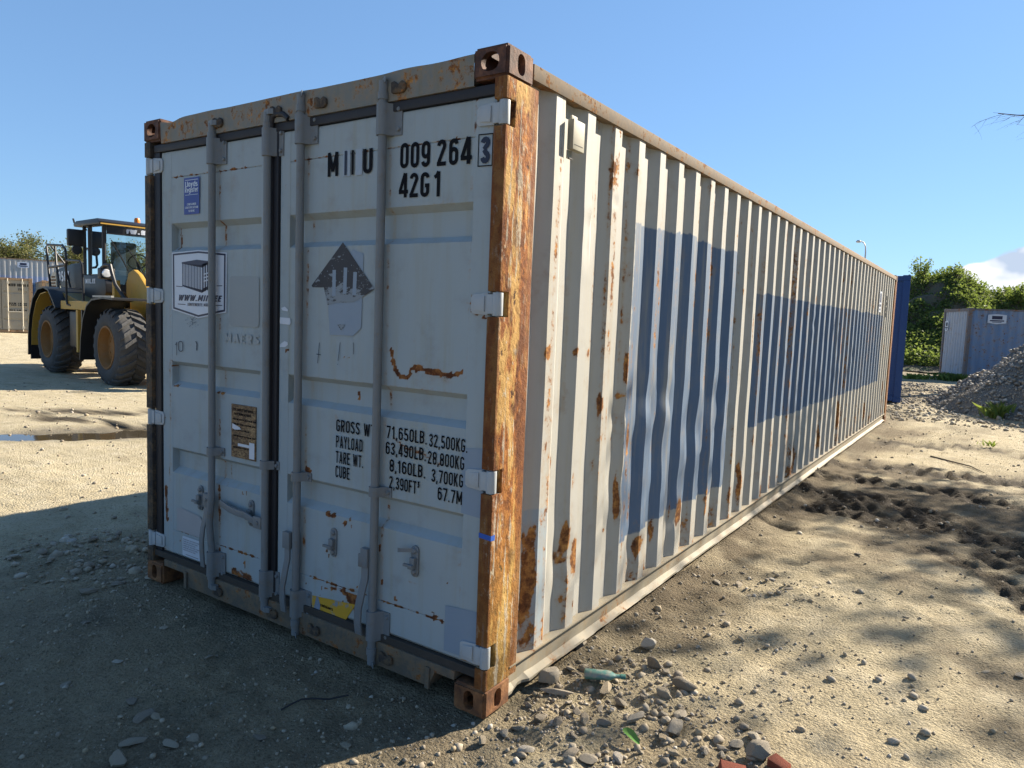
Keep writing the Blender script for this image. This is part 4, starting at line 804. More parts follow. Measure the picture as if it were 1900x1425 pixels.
# --- right side: corrugated sheet
PITCH = .2725; XO, XI = -.009, -.046
def corr_nodes(y0, y1, first):
    ys = [(y0, XI)]; y = first
    while y+.072+.067 < y1-.02: ys += [(y-.067, XI), (y, XO), (y+.072, XO), (y+.139, XI)]; y += PITCH
    return ys+[(y1, XI)]
def corr_sheet(nodes, z0, z1, nz, sub, fx):
    ys = []; xs_ = []
    for (a, xa), (b, xb) in zip(nodes[:-1], nodes[1:]):
        for k in range(sub): ys.append(a+(b-a)*k/sub); xs_.append(xa+(xb-xa)*k/sub)
    ys.append(nodes[-1][0]); xs_.append(nodes[-1][1]); zs = np.linspace(z0, z1, nz)
    Yg, Zg = np.meshgrid(np.array(ys), zs, indexing='ij'); Xg = np.repeat(np.array(xs_)[:, None], nz, 1); return fx(Xg, Yg, Zg)
DENTS = [(1.51,1.17,.028,.10,.12),(1.80,1.16,.030,.09,.10),(1.71,.87,.022,.10,.14),(2.29,.93,.030,.12,.16),(2.46,.62,.030,.08,.10),(2.76,.74,.036,.11,.16),(2.05,.63,.022,.10,.12),(2.62,1.05,.026,.12,.20),(2.9,.95,.025,.09,.16),(2.1,1.0,.018,.15,.2),
         (.70,1.95,.012,.05,.10),(.72,2.02,.010,.06,.05),(.95,2.16,.008,.04,.03),(1.15,1.12,.014,.07,.05),(1.16,.74,.018,.07,.10),(.62,.50,.020,.07,.10),(1.42,.36,.022,.07,.08),(2.0,.38,.018,.06,.08),(4.6,1.35,.02,.1,.05),(5.6,1.65,.016,.1,.06),(7.1,1.2,.02,.12,.08),(6.5,.85,.016,.1,.1),(8.1,1.3,.016,.12,.08),(3.3,.5,.02,.1,.1),(5.1,.45,.02,.1,.1)]
RS = [(.33,.42,.045,.24,1),(.345,.66,.02,.06,.9),(.62,.58,.03,.10,.9),(.60,.50,.045,.06,.7),(.70,.50,.03,.12,.7),(.74,.56,.02,.12,.8),(.90,1.19,.02,.06,1),(.635,1.45,.018,.03,.9),(.38,1.44,.016,.05,.9),(1.18,1.36,.02,.10,1),(1.16,1.22,.05,.015,.8),(1.155,.66,.022,.16,1),(1.02,1.0,.014,.28,.7),(1.06,.52,.04,.012,.9),
      (1.11,.99,.02,.03,.8),(.81,1.43,.015,.03,.7),(.5,.95,.02,.05,.7),(1.45,.36,.05,.07,.9),(1.68,.37,.03,.10,.8),(2.05,.42,.05,.12,.9),(2.55,.42,.03,.12,.7),(.5,1.92,.015,.04,.5),(.47,1.70,.02,.05,.6),(.78,2.18,.014,.05,.7),(1.02,2.16,.014,.04,.8),(.88,.90,.016,.04,.6),(.66,.85,.02,.05,.7),(.60,.30,.02,.05,.8),(.72,.24,.03,.05,.7),(3.28,1.2,.02,.15,.8),(3.2,.9,.02,.12,.7),(3.4,1.5,.02,.2,.7),(3.35,.35,.05,.2,.7),(3.1,1.85,.02,.02,1),(4.2,.6,.04,.15,.7),(5.6,1.9,.02,.05,.8),(7.3,2.05,.03,.35,.6),(7.4,.55,.08,.25,.9),(5.2,.35,.05,.2,.8),(6.3,.4,.08,.2,.9),(8.4,.4,.06,.2,.8),(9.6,.4,.06,.2,.8),(11.2,1.3,.05,.15,.8),(11.5,.6,.05,.3,.6)]
def side_fx(X, Y, Z):
    for y, z, a, ry, rz in DENTS:
        d = ((Y-y)/ry)**2+((Z-z)/rz)**2; X = X-.42*a*np.exp(-d*2.2)+.12*a*np.exp(-(np.sqrt(d)-1.5)**2*4)
    X = X+(fbm(Y*1.2, Z*1.2, 3, 41)-.5)*.010*sstep(0, .3, np.minimum(Z-.16, 2.49-Z))
    blue = (1-sstep(0, .6, np.abs(Y-2.1)-.9)); X = X+(fbm(Y*6, Z*6, 3, 42)-.5)*.003*blue*sstep(.3, .6, Z)*(1-sstep(1.1, 1.5, Z))
    return X, Y, Z
nd = corr_nodes(.221, L_-.18, .368); X, Y, Z = corr_sheet(nd, .157, 2.507, 110, 4, side_fx)
rust = np.zeros_like(X)
for y, z, ry, rz, s_ in RS: rust = np.maximum(rust, s_*(1-sstep(.35, 1.3, np.hypot((Y-y)/ry, (Z-z)/rz)+(fbm(Y*18, Z*6, 3, 44)-.5)*1.1)))
for y, z, ry, rz, s_ in RS:
    dz = z-Z; run = (dz > 0)*np.exp(-dz/(rz*2.2+.10))*(1-sstep(.3, 1.1, np.abs(Y-y)/ry+(fbm(Y*60, Z*3, 3, 47)-.5)*1.6)); rust = np.maximum(rust, .40*s_*run)
foot = (1-sstep(.15, .62, Z))*sstep(.45, .75, fbm(Y*5, Z*1.2, 4, 45)); rust = np.maximum(rust, .55*foot); rust = np.maximum(rust, .30*(1-sstep(.157, .21, Z)))
rust = np.maximum(rust, .46*sstep(.53, .72, fbm(Y*22, Z*.6, 4, 46)))
side_r = link('side_panel', np_mesh('side_panel', np.stack([X, Y, Z], 2).reshape(-1, 3), grid_faces(X.shape[0], X.shape[1]), side_m, 22, {'rust': rust.ravel()}), main); side_r['label'] = 'sunlit corrugated side with faded blue repaint patches'
X, Y, Z = corr_sheet(corr_nodes(.197, L_-.18, .368), .157, 2.507, 6, 1, lambda a, b, c: (a, b, c))
me = np_mesh('side_panel', np.stack([-W_-X, Y, Z], 2).reshape(-1, 3), grid_faces(X.shape[0], X.shape[1])[:, ::-1], side_m, 22); link('side_panel', me, main)
X, Y, Z = corr_sheet(corr_nodes(.06, W_-.06, .21), .12, 2.5, 6, 1, lambda a, b, c: (a, b, c))
link('end_wall', np_mesh('end_wall', np.stack([-Y, L_+X, Z], 2).reshape(-1, 3), grid_faces(X.shape[0], X.shape[1]), side_m, 22), main)
for xa, xb in ((-.062, -.001), (-W_+.001, -W_+.062)):
    MB().box(xa, xb, .1785, L_-.1785, 2.5065, 2.566).build('top_rail', toprail_m, main, bevel=.0025, smooth=20)
# bottom rail: channel with lips; the lower lip is bent and dented near the door
ys_ = np.concatenate([np.arange(.17, 3.0, .03), np.linspace(3.05, L_-.18, 40)]); prof = [(-.06,.1565),(.0,.1565),(.0,.150),(-.028,.146),(-.030,.060),(-.006,.040),(-.002,.030),(-.06,.028)]
V = []
for y in ys_:
    for k, (x, z) in enumerate(prof):
        dd = 0
        if k in (4, 5, 6): dd = (vnoise(y*9, k, 9)-.5)*.012+(-.012 if .22 < y < .30 else 0)+.010*math.exp(-((y-.33)/.03)**2)
        V.append((x+dd*(.3 if k == 4 else 1), y, z+dd*.6+(.018*math.exp(-((y-.27)/.035)**2) if k in (5, 6, 7) else 0)))
m_ = len(prof); F = [(i*m_+k, (i+1)*m_+k, (i+1)*m_+(k+1) % m_, i*m_+(k+1) % m_) for i in range(len(ys_)-1) for k in range(m_)]
mb = MB().add(V, F); mb.build('bottom_rail', rail_m, main, smooth=25)
mb = MB().add([(-W_-x, y, z) for x, y, z in V], F); mb.build('bottom_rail', rail_m, main, smooth=25)
MB().box(-W_+.165, -.165, L_-.07, L_-.006, 2.46, 2.570).build('rear_header', rail_m, main); MB().box(-W_+.165, -.165, L_-.07, L_-.006, .03, .15).build('rear_sill', rail_m, main)
mb = MB(); 
for k in range(57): y = .12+k*.209; mb.add([(-.05,y,2.560),(-W_+.05,y,2.560),(-W_+.05,y+.105,2.545),(-.05,y+.105,2.545),(-W_+.05,y+.209,2.560),(-.05,y+.209,2.560)], [(0,1,2,3),(3,2,4,5)])
mb.build('roof_panel', roof_m, main, fix=False); MB().box(-W_+.05, -.05, .12, L_-.08, .12, .15).build('floor', plain('dark floor', (.05,.045,.04), .9), main)
# vent box under the top rail
mb = MB(); mb.box(-.008, .022, .462, .560, 2.305, 2.428); mb.box(-.010, -.002, .485, .535, 2.4285, 2.452).box(-.010, -.003, .462, .500, 2.268, 2.3045)
mb.build('vent', painted('vent paint', (.30,.285,.22), .3, .3, .5, False, None, 3, .3), side_r, bevel=.006, smooth=40)
MB().box(.0225, .0235, .475, .548, 2.325, 2.327).build('vent_trim', rubber_m, side_r); MB().box(-.0025, .004, .466, .494, 2.268, 2.272).build('vent_trim', rubber_m, side_r)
for s_ in (0,):
    mb = MB(); mb.add([(-.004, 10.16, 1.90), (-.004, 10.40, 1.90), (-.004, 10.40, 2.22), (-.004, 10.16, 2.22)], [(0,1,2,3)]); o = mb.build('logo_sticker', white_m, side_r, fix=False); o['label'] = 'white sticker near the far end of the side'
    mb = MB()
    for z0, z1, a, b in ((2.05, 2.19, .05, .19), (1.985, 2.02, .03, .21), (1.93, 1.955, .06, .18)): mb.add([(-.0028, 10.16+a, z0), (-.0028, 10.16+b, z0), (-.0028, 10.16+b, z1), (-.0028, 10.16+a, z1)], [(0,1,2,3)])
    mb.build('lettering', navy_m, side_r, fix=False)
mb = MB()
for k, (z, a, b) in enumerate(((2.02, 11.0, 11.14), (1.93, 11.0, 11.14), (1.84, 11.0, 11.14), (2.11, 11.0, 11.14))): mb.nrm = (-1, 0, 0); text_mb(mb, 'MIIU'[k], 0, .07, z, .075, 0, .2, .13, lambda u, v, a=a, z=z: (-.004, a+u, z+v))
mb.build('lettering', ink_m, side_r, fix=False)

# ================================================================== OTHER CONTAINERS
simple_cast = MB().box(-.089, .089, -.081, .081, 0, .118).mesh('casting_block', None, bevel=.01)
def corr_wall(n_len, z0, z1, depth, pitch, flip=1):
    """corrugated wall along +x from 0 to n_len, outer face towards -y"""
    pts = []; u = .04; f = pitch*.26; s_ = pitch*.24
    pts.append((0, depth)); 
    while u+pitch < n_len: pts += [(u, depth), (u+s_, 0), (u+s_+f, 0), (u+2*s_+f, depth)]; u += pitch
    pts.append((n_len, depth)); n = len(pts)
    return [(x, y, z) for x, y in pts for z in (z0, z1)], [(2*i, 2*i+2, 2*i+3, 2*i+1) for i in range(n-1)]
def container(name, label, loc, rz, L, H, wall_m, frame_m, end_m=None, cat='container', group=None, doors=True, rods_m=None, pitch=.278, W=2.438, roof=True):
    """local frame: door end faces -y at y=0, x from -W/2 to W/2, length along +y"""
    c = thing(name, label, cat, loc, rz, group); h = W/2; end_m = end_m or wall_m
    cb = simple_cast.copy(); cb.materials.append(frame_m)
    for x in (-h+.081, h-.081):
        for y in (.089, L-.089):
            for z in (0, H-.118): o = link('corner_casting', cb, c, (x, y, z), R(90))
    for x0, x1 in ((-h+.004, -h+.15), (h-.15, h-.004)):
        for y0, y1 in ((.004, .12), (L-.12, L-.004)): MB().box(x0, x1, y0, y1, .119, H-.119).build('corner_post', frame_m, c, bevel=.004)
    for sx in (1, -1):
        V, F = corr_wall(L-.24, .16, H-.065, .036, pitch)
        MB().add([(sx*(h-.008-y), .12+x, z) for x, y, z in V], F).build('side_panel', wall_m, c)
        a, b = sorted((sx*(h-.06), sx*(h-.001))); MB().box(a, b, .1785, L-.1785, H-.086, H-.026).build('top_rail', frame_m, c); MB().box(a, b, .1785, L-.1785, .03, .158).build('bottom_rail', frame_m, c)
    V, F = corr_wall(W-.30, .15, H-.10, .04, .25); MB().add([(-h+.15+x, L-.012-y, z) for x, y, z in V], F).build('end_wall', end_m, c)
    for y0, y1 in ((.006, .10), (L-.10, L-.006)):
        MB().box(-h+.164, h-.164, y0, y1, H-.125, H-.02).build('header_beam', frame_m, c); MB().box(-h+.164, h-.164, y0, y1, .03, .149).build('sill', frame_m, c)
    if roof: MB().box(-h+.05, h-.05, .1, L-.1, H-.055, H-.03).build('roof_panel', wall_m, c)
    if not doors:
        V, F = corr_wall(W-.30, .15, H-.126, .04, .25); MB().add([(-h+.15+x, .012+y, z) for x, y, z in V], F).build('end_wall', end_m, c); return c, None
    leaves_ = []
    for s in (-1, 1):
        x0, x1 = (-h+.152, -.012) if s < 0 else (.012, h-.152)
        mb = MB(); zs = [.16, .55, .575, .655, .68, 1.12, 1.145, 1.225, 1.25, H-.75, H-.725, H-.645, H-.62, H-.13]; ys = [.03, .03, .06, .06, .03, .03, .06, .06, .03, .03, .06, .06, .03, .03]
        for (za, ya), (zb, yb) in zip(zip(zs, ys), zip(zs[1:], ys[1:])): mb.add([(x0+.07, ya, za), (x1-.07, ya, za), (x1-.07, yb, zb), (x0+.07, yb, zb)], [(0,1,2,3)])
        mb.box(x0, x0+.0695, .026, .07, .16, H-.13).box(x1-.0695, x1, .026, .07, .16, H-.13)
        d = mb.build('door', end_m, c); leaves_.append(d)
        for k in (.22, .76):
            x = x0+(x1-x0)*k; MB().tube([(x, .005, .08), (x, .005, H-.05)], .021, 8).build('lock_rod', rods_m or frame_m, d, smooth=40)
            m = MB()
            MB().box(x-.03, x+.06, -.02, .0255, H-.30, H-.18).build('rod_bracket', rods_m or frame_m, d); MB().box(x-.03, x+.06, -.02, .0255, .20, .32).build('rod_bracket', rods_m or frame_m, d)
            MB().box(x-.30 if k > .5 else x, x if k > .5 else x+.30, -.022, -.012, .98, 1.02).build('door_handle', rods_m or frame_m, d)
        for z in (.3, .95, 1.6, H-.35): MB().box(*(sorted((s*(h-.15), s*(h-.02)))), .0, .0255, z-.04, z+.04).build('hinge', frame_m, d)
    return c, leaves_
def front_text(parent, mat, rows, y=.022):
    mb = MB()
    for s_, x0, x1, z, hh in rows: text_mb(mb, s_, x0, x1, z, hh, y, .2)
    o = mb.build('lettering', mat, parent, fix=False); return o
def logo_plate(parent, tf, w, h):
    q = lambda a, b, d: tf(a*w, b*h, d)
    MB().add([q(0,.12,0), q(.5,0,0), q(1,.12,0), q(1,.92,0), q(.5,1,0), q(0,.92,0)], [(0,1,2,3,4,5)]).build('logo_sticker', white_m, parent, fix=False)
    mb = MB()
    for a, b, c_, d in ((.22,.78,.48,.82), (.12,.88,.28,.40), (.25,.75,.17,.23)): mb.add([q(a,c_,.002), q(b,c_,.002), q(b,d,.002), q(a,d,.002)], [(0,1,2,3)])
    mb.build('lettering', navy_m, parent, fix=False)

beige_m = painted('beige container paint', (.30,.275,.22), .36, .6, .5, False, None, .7, .5, .1); beigef_m = painted('rusty beige frame', (.24,.17,.11), .47, .6, .6, False, None, .8, .6)
sage_m = painted('grey-green container paint', (.22,.24,.215), .33, .6, .5, False, None, .7, .4); cream_rod_m = plain('cream rods', (.55,.50,.40), .5, 0, .1)
NAVY = painted('navy container paint', (.010,.048,.175), .2, .15, .35, False, None, .6, .10)
def twotone(t, c, mid, fine):
    s = t.xyz(); return t.mix(t.ss(t.math('ADD', s[2], t.math('MULTIPLY', mid, .05)), 1.56, 1.50), c, (.36,.37,.45))
pale_wall_m = painted('two-tone grey wall', (.42,.41,.385), .33, .4, .4, False, twotone, .6, .3)
blue_wall_m = painted('faded blue wall', (.07,.14,.26), .36, .4, .45, False, None, .6, .3)
def old_blue(t, c, mid, fine):
    s = t.xyz(); return t.mix(t.math('MULTIPLY', t.ss(t.noise(1.4, 4, .6), .45, .7), .3), c, (.26,.30,.38))
oldblue_m = painted('chipped blue wall', (.15,.235,.37), .438, .6, .5, False, old_blue, .75, .35, .22); oldblue_f = painted('rusty blue frame', (.13,.13,.15), .46, .7, .6, False, None, .7, .7)
paleblue_m = painted('paler blue end wall', (.36,.40,.46), .40, .9, .5, False, None, .75, .35, .2)  # end wall drawn paler than the long side

# --- left background row: door ends towards the camera
RZ = R(70); RX = Vector((math.cos(RZ), math.sin(RZ), 0)); RN = Vector((math.sin(RZ), -math.cos(RZ), 0))
ROW = Vector((-36.56, 13.57, 0))-RX*1.219
c, lv = container('shipping_container', 'beige container with cream lock rods seen end-on behind the wheel loader', ROW, RZ, 6.06, 2.591, beige_m, beigef_m, rods_m=cream_rod_m)
for row in [('MIIU', .25, .55, 2.18, .13), ('009104 8', .62, 1.05, 2.18, .13), ('22G1', .65, .85, 2.0, .1), ('MGW LB KG', .28, .98, 1.36, .06), ('TARE LB KG', .28, .98, 1.28, .06), ('NET LB KG', .28, .98, 1.04, .06)]: front_text(lv[1], ink_m, [row])
c, lv = container('shipping_container', 'grey-green container cut off by the left edge of the photo', ROW-RX*2.50, RZ, 6.06, 2.591, sage_m, beigef_m, rods_m=cream_rod_m)
c, lv = container('shipping_container', 'cream container with rusty top corner half hidden behind the wheel loader', ROW+RX*2.95-RN*2.6, RZ, 6.06, 2.591, beige_m, beigef_m, rods_m=cream_rod_m)
c, lv = container('shipping_container', 'sunlit blue container showing between the beige and cream ones', ROW+RX*2.2-RN*9.5, RZ, 6.06, 2.591, blue_wall_m, blue_wall_m, doors=False)
# long grey container lying across on a low blue one
GR = R(-21.7); GN = Vector((math.cos(GR), math.sin(GR), 0)); GY = Vector((-math.sin(GR), math.cos(GR), 0)); G0 = Vector((-48.4, 20.5, 0))-GN*1.219-GY*12.19
container('half_height_container', 'low blue container under the long grey ribbed container', G0, GR, 12.19, 1.54, blue_wall_m, blue_wall_m, doors=False)
up_, _ = container('shipping_container', 'long grey two-tone ribbed container above the row at the far left', G0+Vector((0, 0, 1.54)), GR, 12.19, 2.591, pale_wall_m, beigef_m, doors=False)
logo_plate(up_, lambda a, b, d: (1.219+.012+d, 9.55+a, 1.98+b), .62, .40)
# --- right: navy container close behind the main one
NR = R(8); container('shipping_container', 'clean navy blue container standing just behind the far end of the grey one', Vector((-.18, 16.33, 0))-Vector((math.cos(NR), math.sin(NR), 0))*1.219, NR, 6.06, 2.896, NAVY, NAVY, doors=False)
# --- weathered blue container behind the gravel pile
BR = R(-68.3); bl, _ = container('shipping_container', 'chipped pale blue container with rust streaks behind the gravel pile', Vector((.60, 28.5, 0))-Vector((math.cos(BR), math.sin(BR), 0))*1.219, BR, 6.06, 2.591, oldblue_m, oldblue_f, paleblue_m, doors=False)
logo_plate(bl, lambda a, b, d: (1.219+.012+d, .62+a, 2.03+b), .60, .36)
logo_plate(bl, lambda a, b, d: (-.62-a, -.004-d, 1.72+b), .34, .42)

# ================================================================== WHEEL LOADER
yel_paint = painted('machine yellow', (.46,.27,.045), .30, .5, .42, False, None, 1.2, .7, dark=(.16,.12,.07)); black_paint = plain('black machine paint', (.018,.018,.020), .45, 0, .4, 6, .001)
tyre_m = plain('dusty tyre rubber', (.075,.074,.073), .9, 0, .6, 22, .008); rimy_m = painted('dirty rim yellow', (.23,.11,.032), .38, .3, .6, False, None, 2.0, .8, dark=(.10,.07,.04))
t = NT('cab glass'); gl = t.n('ShaderNodeBsdfGlossy'); gl.inputs['Roughness'].default_value = .03; gl.inputs['Color'].default_value = (.8,.9,.95,1); tr = t.n('ShaderNodeBsdfTransparent'); tr.inputs[0].default_value = (.72,.82,.80,1)
fr = t.n('ShaderNodeFresnel'); fr.inputs[0].default_value = 1.5; mx_ = t.n('ShaderNodeMixShader'); t.t.links.new(t.math('ADD', fr.outputs[0], .08), mx_.inputs[0]); t.t.links.new(tr.outputs[0], mx_.inputs[1]); t.t.links.new(gl.outputs[0], mx_.inputs[2]); t.t.links.new(mx_.outputs[0], t.out.inputs[0]); glass_m = t.m
seat_m = plain('dark seat fabric', (.03,.03,.032), .8); lamp_m = plain('headlamp lens', (.7,.72,.74), .15, .3, .05, 30, 0); beacon_m = plain('orange beacon', (.75,.20,.015), .3, 0, .1, 20, 0)
LD = thing('wheel_loader', 'yellow and black wheel loader with big ribbed tyres parked left of the container', 'wheel loader', (-14.086, 6.366, 0), R(-7.4))
def wheel(x, side):
    """side -1 = right (towards the camera)"""
    Rr, wd = .745, .58; y0 = -1.30 if side < 0 else .72
    prof = [(.40,.03),(.44,.0),(.52,-.012),(.62,.0),(.68,.05),(.705,.10),(.705,wd-.10),(.68,wd-.05),(.62,wd),(.52,wd+.012),(.44,wd),(.40,wd-.03)]
    mb = MB().lathe(prof, (x, y0, .735), 'y', 40)
    tyre = mb.build('wheel', tyre_m, LD, smooth=50)
    mb = MB()
    for k in range(22):           # chevron lugs, staggered left and right
        for s in (0, 1):
            a0 = 2*math.pi*(k+.5*s)/22; pts = []
            for j in range(5):
                f = j/4; yy = y0+wd*(.02+.46*f) if s == 0 else y0+wd*(.98-.46*f); aa = a0+.26*f; r0 = .64 if j == 0 else .695; r1 = .69 if j == 0 else .752-.012*(1-f)
                pts.append((aa, yy, r0, r1))
            V = []
            for aa, yy, r0, r1 in pts:
                for da, rr in ((-.058, r0), (-.050, r1), (.050, r1), (.058, r0)): V.append((x+rr*math.cos(aa+da), yy, .735+rr*math.sin(aa+da)))
            F = [(i*4+q, (i+1)*4+q, (i+1)*4+(q+1) % 4, i*4+(q+1) % 4) for i in range(4) for q in range(4)]+[(0,1,2,3), (16,17,18,19)]
            mb.add(V, F)
    tag(mb.build('tread', tyre_m, tyre), kind='stuff')
    o = y0 if side < 0 else y0+wd; s = 1 if side < 0 else -1
    mb = MB().lathe([(.42,0.02*s),(.415,-.005*s),(.385,-.008*s),(.375,.03*s),(.36,.045*s),(.345,.13*s),(.33,.16*s),(.16,.17*s),(.14,.13*s),(.0,.125*s)], (x, o, .735), 'y', 36)
    for k in range(14): a = 2*math.pi*k/14; mb.lathe([(0,.150*s),(.016,.150*s),(.018,.172*s)], (x+.245*math.cos(a), o, .735+.245*math.sin(a)), 'y', 6)
    mb.build('rim', rimy_m, tyre, smooth=40)
for x in (1.728, -1.728):
    for s in (-1, 1): wheel(x, s)
def strip(prof, y0, y1, th):
    """bent sheet following (x,z) points, from y0 to y1, thickness th"""
    n = len(prof); P_ = [Vector(p) for p in prof]; off = []
    for i in range(n):
        d = (P_[min(i+1, n-1)]-P_[max(i-1, 0)]).normalized(); off.append(Vector((-d.y, d.x))*th)
    V = []
    for p, q in zip(P_, off): V += [(p.x, y0, p.y), (p.x, y1, p.y), (p.x+q.x, y1, p.y+q.y), (p.x+q.x, y0, p.y+q.y)]
    F = [(i*4+k, (i+1)*4+k, (i+1)*4+(k+1) % 4, i*4+(k+1) % 4) for i in range(n-1) for k in range(4)]+[(0,1,2,3), tuple(4*n-4+k for k in range(4))]
    return V, F
for s in (-1, 1):
    y0, y1 = (-1.36, -.66) if s < 0 else (.66, 1.36)
    V, F = strip([(-2.86,.32),(-2.84,.75),(-2.72,1.22),(-2.45,1.62),(-2.1,1.82),(-1.7,1.86),(-1.40,1.80),(-1.15,1.60),(-.95,1.42)], y0, y1, .035); MB().add(V, F).build('rear_fender', black_paint, LD, smooth=40)
    V, F = strip([(-2.78,.55),(-2.75,.85),(-2.62,1.22),(-2.38,1.54),(-2.08,1.72),(-1.72,1.76)], y0+.05, y1, .02); MB().add(V, F).build('fender_lining', yel_paint, LD, smooth=40)
    MB().box(-2.88, -2.84, y0+.05, y1-.1, .22, .50).build('mud_flap', black_paint, LD)
    V, F = strip([(.52,.42),(.58,.85),(.72,1.25),(.92,1.50),(1.2,1.62),(1.75,1.66),(2.25,1.64)], y0, y1, .035); MB().add(V, F).build('front_fender', black_paint, LD, smooth=40)
    MB().box(1.25, 2.2, y0+.0, y0+.045, 1.685, 1.72).build('fender_trim', plain('pale scuffed edge', (.38,.37,.33), .6), LD)
# rear body: hood, perforated grille, counterweight, frame
hood = [(-1.62,1.50),(-1.62,2.48),(-2.3,2.46),(-3.2,2.36),(-3.72,2.22),(-3.85,1.85),(-3.80,1.30),(-3.0,1.20)]
MB().prism([(z, x) for x, z in hood], 'y', -.62, .62).build('hood', black_paint, LD, bevel=.05, smooth=50)
gp = MB().prism([(z, x) for x, z in [(-3.18,1.84),(-3.25,2.30),(-3.42,2.28),(-3.70,2.14),(-3.80,1.84)]], 'y', -.655, -.622); gr = gp.build('grille_panel', plain('pale grille panel', (.46,.40,.30), .5), LD, bevel=.01)
k = 0
for i in range(6):
    for j in range(5):
        x = -3.30-.075*i+(.0375 if j % 2 else 0); z = 1.86+.075*j
        if z < 2.26-(abs(x+3.28)*.32) and x > -3.76: MB().prism([(z+.022*math.sin(R(60*q)), x+.028*math.cos(R(60*q))) for q in range(6)], 'y', -.662, -.654).build('grille_hole', yel_paint if False else plain('grille hole', (.16,.07,.02), .8) if k == 0 else bpy.data.materials['grille hole'], gr); k += 1
mb = MB(); text_mb(mb, '950K', -3.14, -2.38, 2.05, .24, -.628, .2); o = mb.build('lettering', white_m, LD, fix=False)
MB().prism([(z, x) for x, z in [(-3.1,.75),(-3.1,1.25),(-3.9,1.35),(-4.05,1.2),(-4.05,.85),(-3.7,.7)]], 'y', -1.05, 1.05).build('counterweight', yel_paint, LD, bevel=.05, smooth=50)
MB().box(-3.1, .1, -.42, .42, .75, 1.45).build('rear_frame', yel_paint, LD, bevel=.03); MB().box(.15, 2.6, -.40, .40, .62, 1.35).build('front_frame', yel_paint, LD, bevel=.03)
for x in (1.728, -1.728): MB().tube([(x, -.95, .735), (x, -.55, .735), (x, .55, .735), (x, .95, .735)], [.16, .22, .22, .16], 16).build('axle', yel_paint, LD, smooth=40)
MB().box(-.72, .0, -1.16, -.45, .62, 1.38).build('tank', black_paint, LD, bevel=.04, smooth=40); MB().box(-.72, .0, .45, 1.16, .62, 1.38).build('tank', black_paint, LD, bevel=.04, smooth=40)
# platform, ladder, slanted side panel
MB().box(-.85, .82, -1.28, -.60, 1.42, 1.60).build('platform', yel_paint, LD, bevel=.02)
MB().add([(-1.72,-1.10,1.84),(-.25,-1.10,1.601),(-.25,-.62,1.601),(-1.72,-.62,1.84),(-1.60,-1.10,1.45),(-.86,-1.10,1.44),(-.86,-.62,1.44),(-1.60,-.62,1.45)], [(0,1,2,3),(0,4,5,1),(1,5,6,2),(0,3,7,4)]).build('side_panel', plain('dark olive panel', (.20,.14,.04), .5), LD)  # panel darker and more olive than the machine yellow
MB().box(.10, .20, -1.29, -1.22, .55, 1.419).build('ladder_stile', yel_paint, LD, bevel=.01); MB().box(.40, .46, -1.29, -1.22, .75, 1.419).build('ladder_stile', black_paint, LD)
for z in (.60, .86, 1.14): MB().box(-.10, .45, -1.22, -.95, z, z+.03).build('step', black_paint, LD)
# cab
MB().prism([(z, x) for x, z in [(-1.15,1.605),(.02,1.605),(.16,1.80),(.16,2.00),(.02,2.18),(-1.15,2.18)]], 'y', -.74, .74).build('cab_base', black_paint, LD, bevel=.03, smooth=40)
mb = MB(); text_mb(mb, 'MIIL.EE', -.98, -.40, 1.99, .10, -.746, .2); mb.build('lettering', white_m, LD, fix=False)
cab = MB().prism([(z, x) for x, z in [(-1.30,3.22),(.20,3.20),(.22,3.26),(.05,3.33),(-1.15,3.34),(-1.34,3.28)]], 'y', -.86, .86).build('cab_roof', black_paint, LD, bevel=.02, smooth=40)
MB().box(.16, .225, -.84, .84, 3.205, 3.23).build('roof_trim', yel_paint, cab); MB().tube([(-1.31,-.84,3.30),(-1.33,-.86,3.40)], .02, 6).build('antenna', black_paint, cab)
MB().lathe([(.0,.0),(.06,.0),(.06,.10),(.045,.135),(.0,.14)], (-.35, .10, 3.335), 'z', 14).build('beacon', beacon_m, cab, smooth=40)
for x, y, xt in ((.05,-.72,.08), (.05,.72,.08), (-.72,-.73,-.70), (-.72,.73,-.70), (-1.10,-.70,-1.12), (-1.10,.70,-1.12)):
    MB().tube([(x, y, 2.17), (xt, y*1.01, 3.22)], .045 if x > -.9 else .04, 8).build('cab_pillar', black_paint, LD, smooth=40)
MB().add([(.10,-.70,2.0),(.22,-.35,1.98),(.25,0,1.98),(.22,.35,1.98),(.10,.70,2.0),(.10,-.70,3.20),(.20,-.35,3.20),(.23,0,3.20),(.20,.35,3.20),(.10,.70,3.20)], [(0,1,6,5),(1,2,7,6),(2,3,8,7),(3,4,9,8)]).build('windscreen', glass_m, LD)
MB().box(.10, .215, -.70, .70, 3.02, 3.03).build('sun_strip_edge', black_paint, LD)
for s in (-1, 1): MB().add([(-.70, s*.735, 2.19), (.03, s*.725, 2.19), (.05, s*.725, 3.20), (-.70, s*.735, 3.20)], [(0,1,2,3)]).build('side_window', glass_m, LD); MB().add([(-1.08, s*.71, 2.19), (-.75, s*.735, 2.19), (-.73, s*.735, 3.2), (-1.1, s*.71, 3.20)], [(0,1,2,3)]).build('side_window', glass_m, LD)
mb = MB(); mb.nrm = (-1, 0, 0); text_mb(mb, 'www.miil.ee', 0, 1.10, 0, .13, 0, .22, .1, lambda u, v: (.262-.16*(abs(u-.55)/.55)**2, -.55+u, 3.06+v)); mb.build('lettering', white_m, LD, fix=False)
mb = MB(); mb.add([(.235-.125*(abs(y)/.70)**2, y, z) for z in (3.03, 3.19) for y in (-.69,-.4,-.15,.15,.4,.69)], [(i, i+1, i+7, i+6) for i in range(5)]); mb.build('sun_strip', black_paint, LD, fix=False)
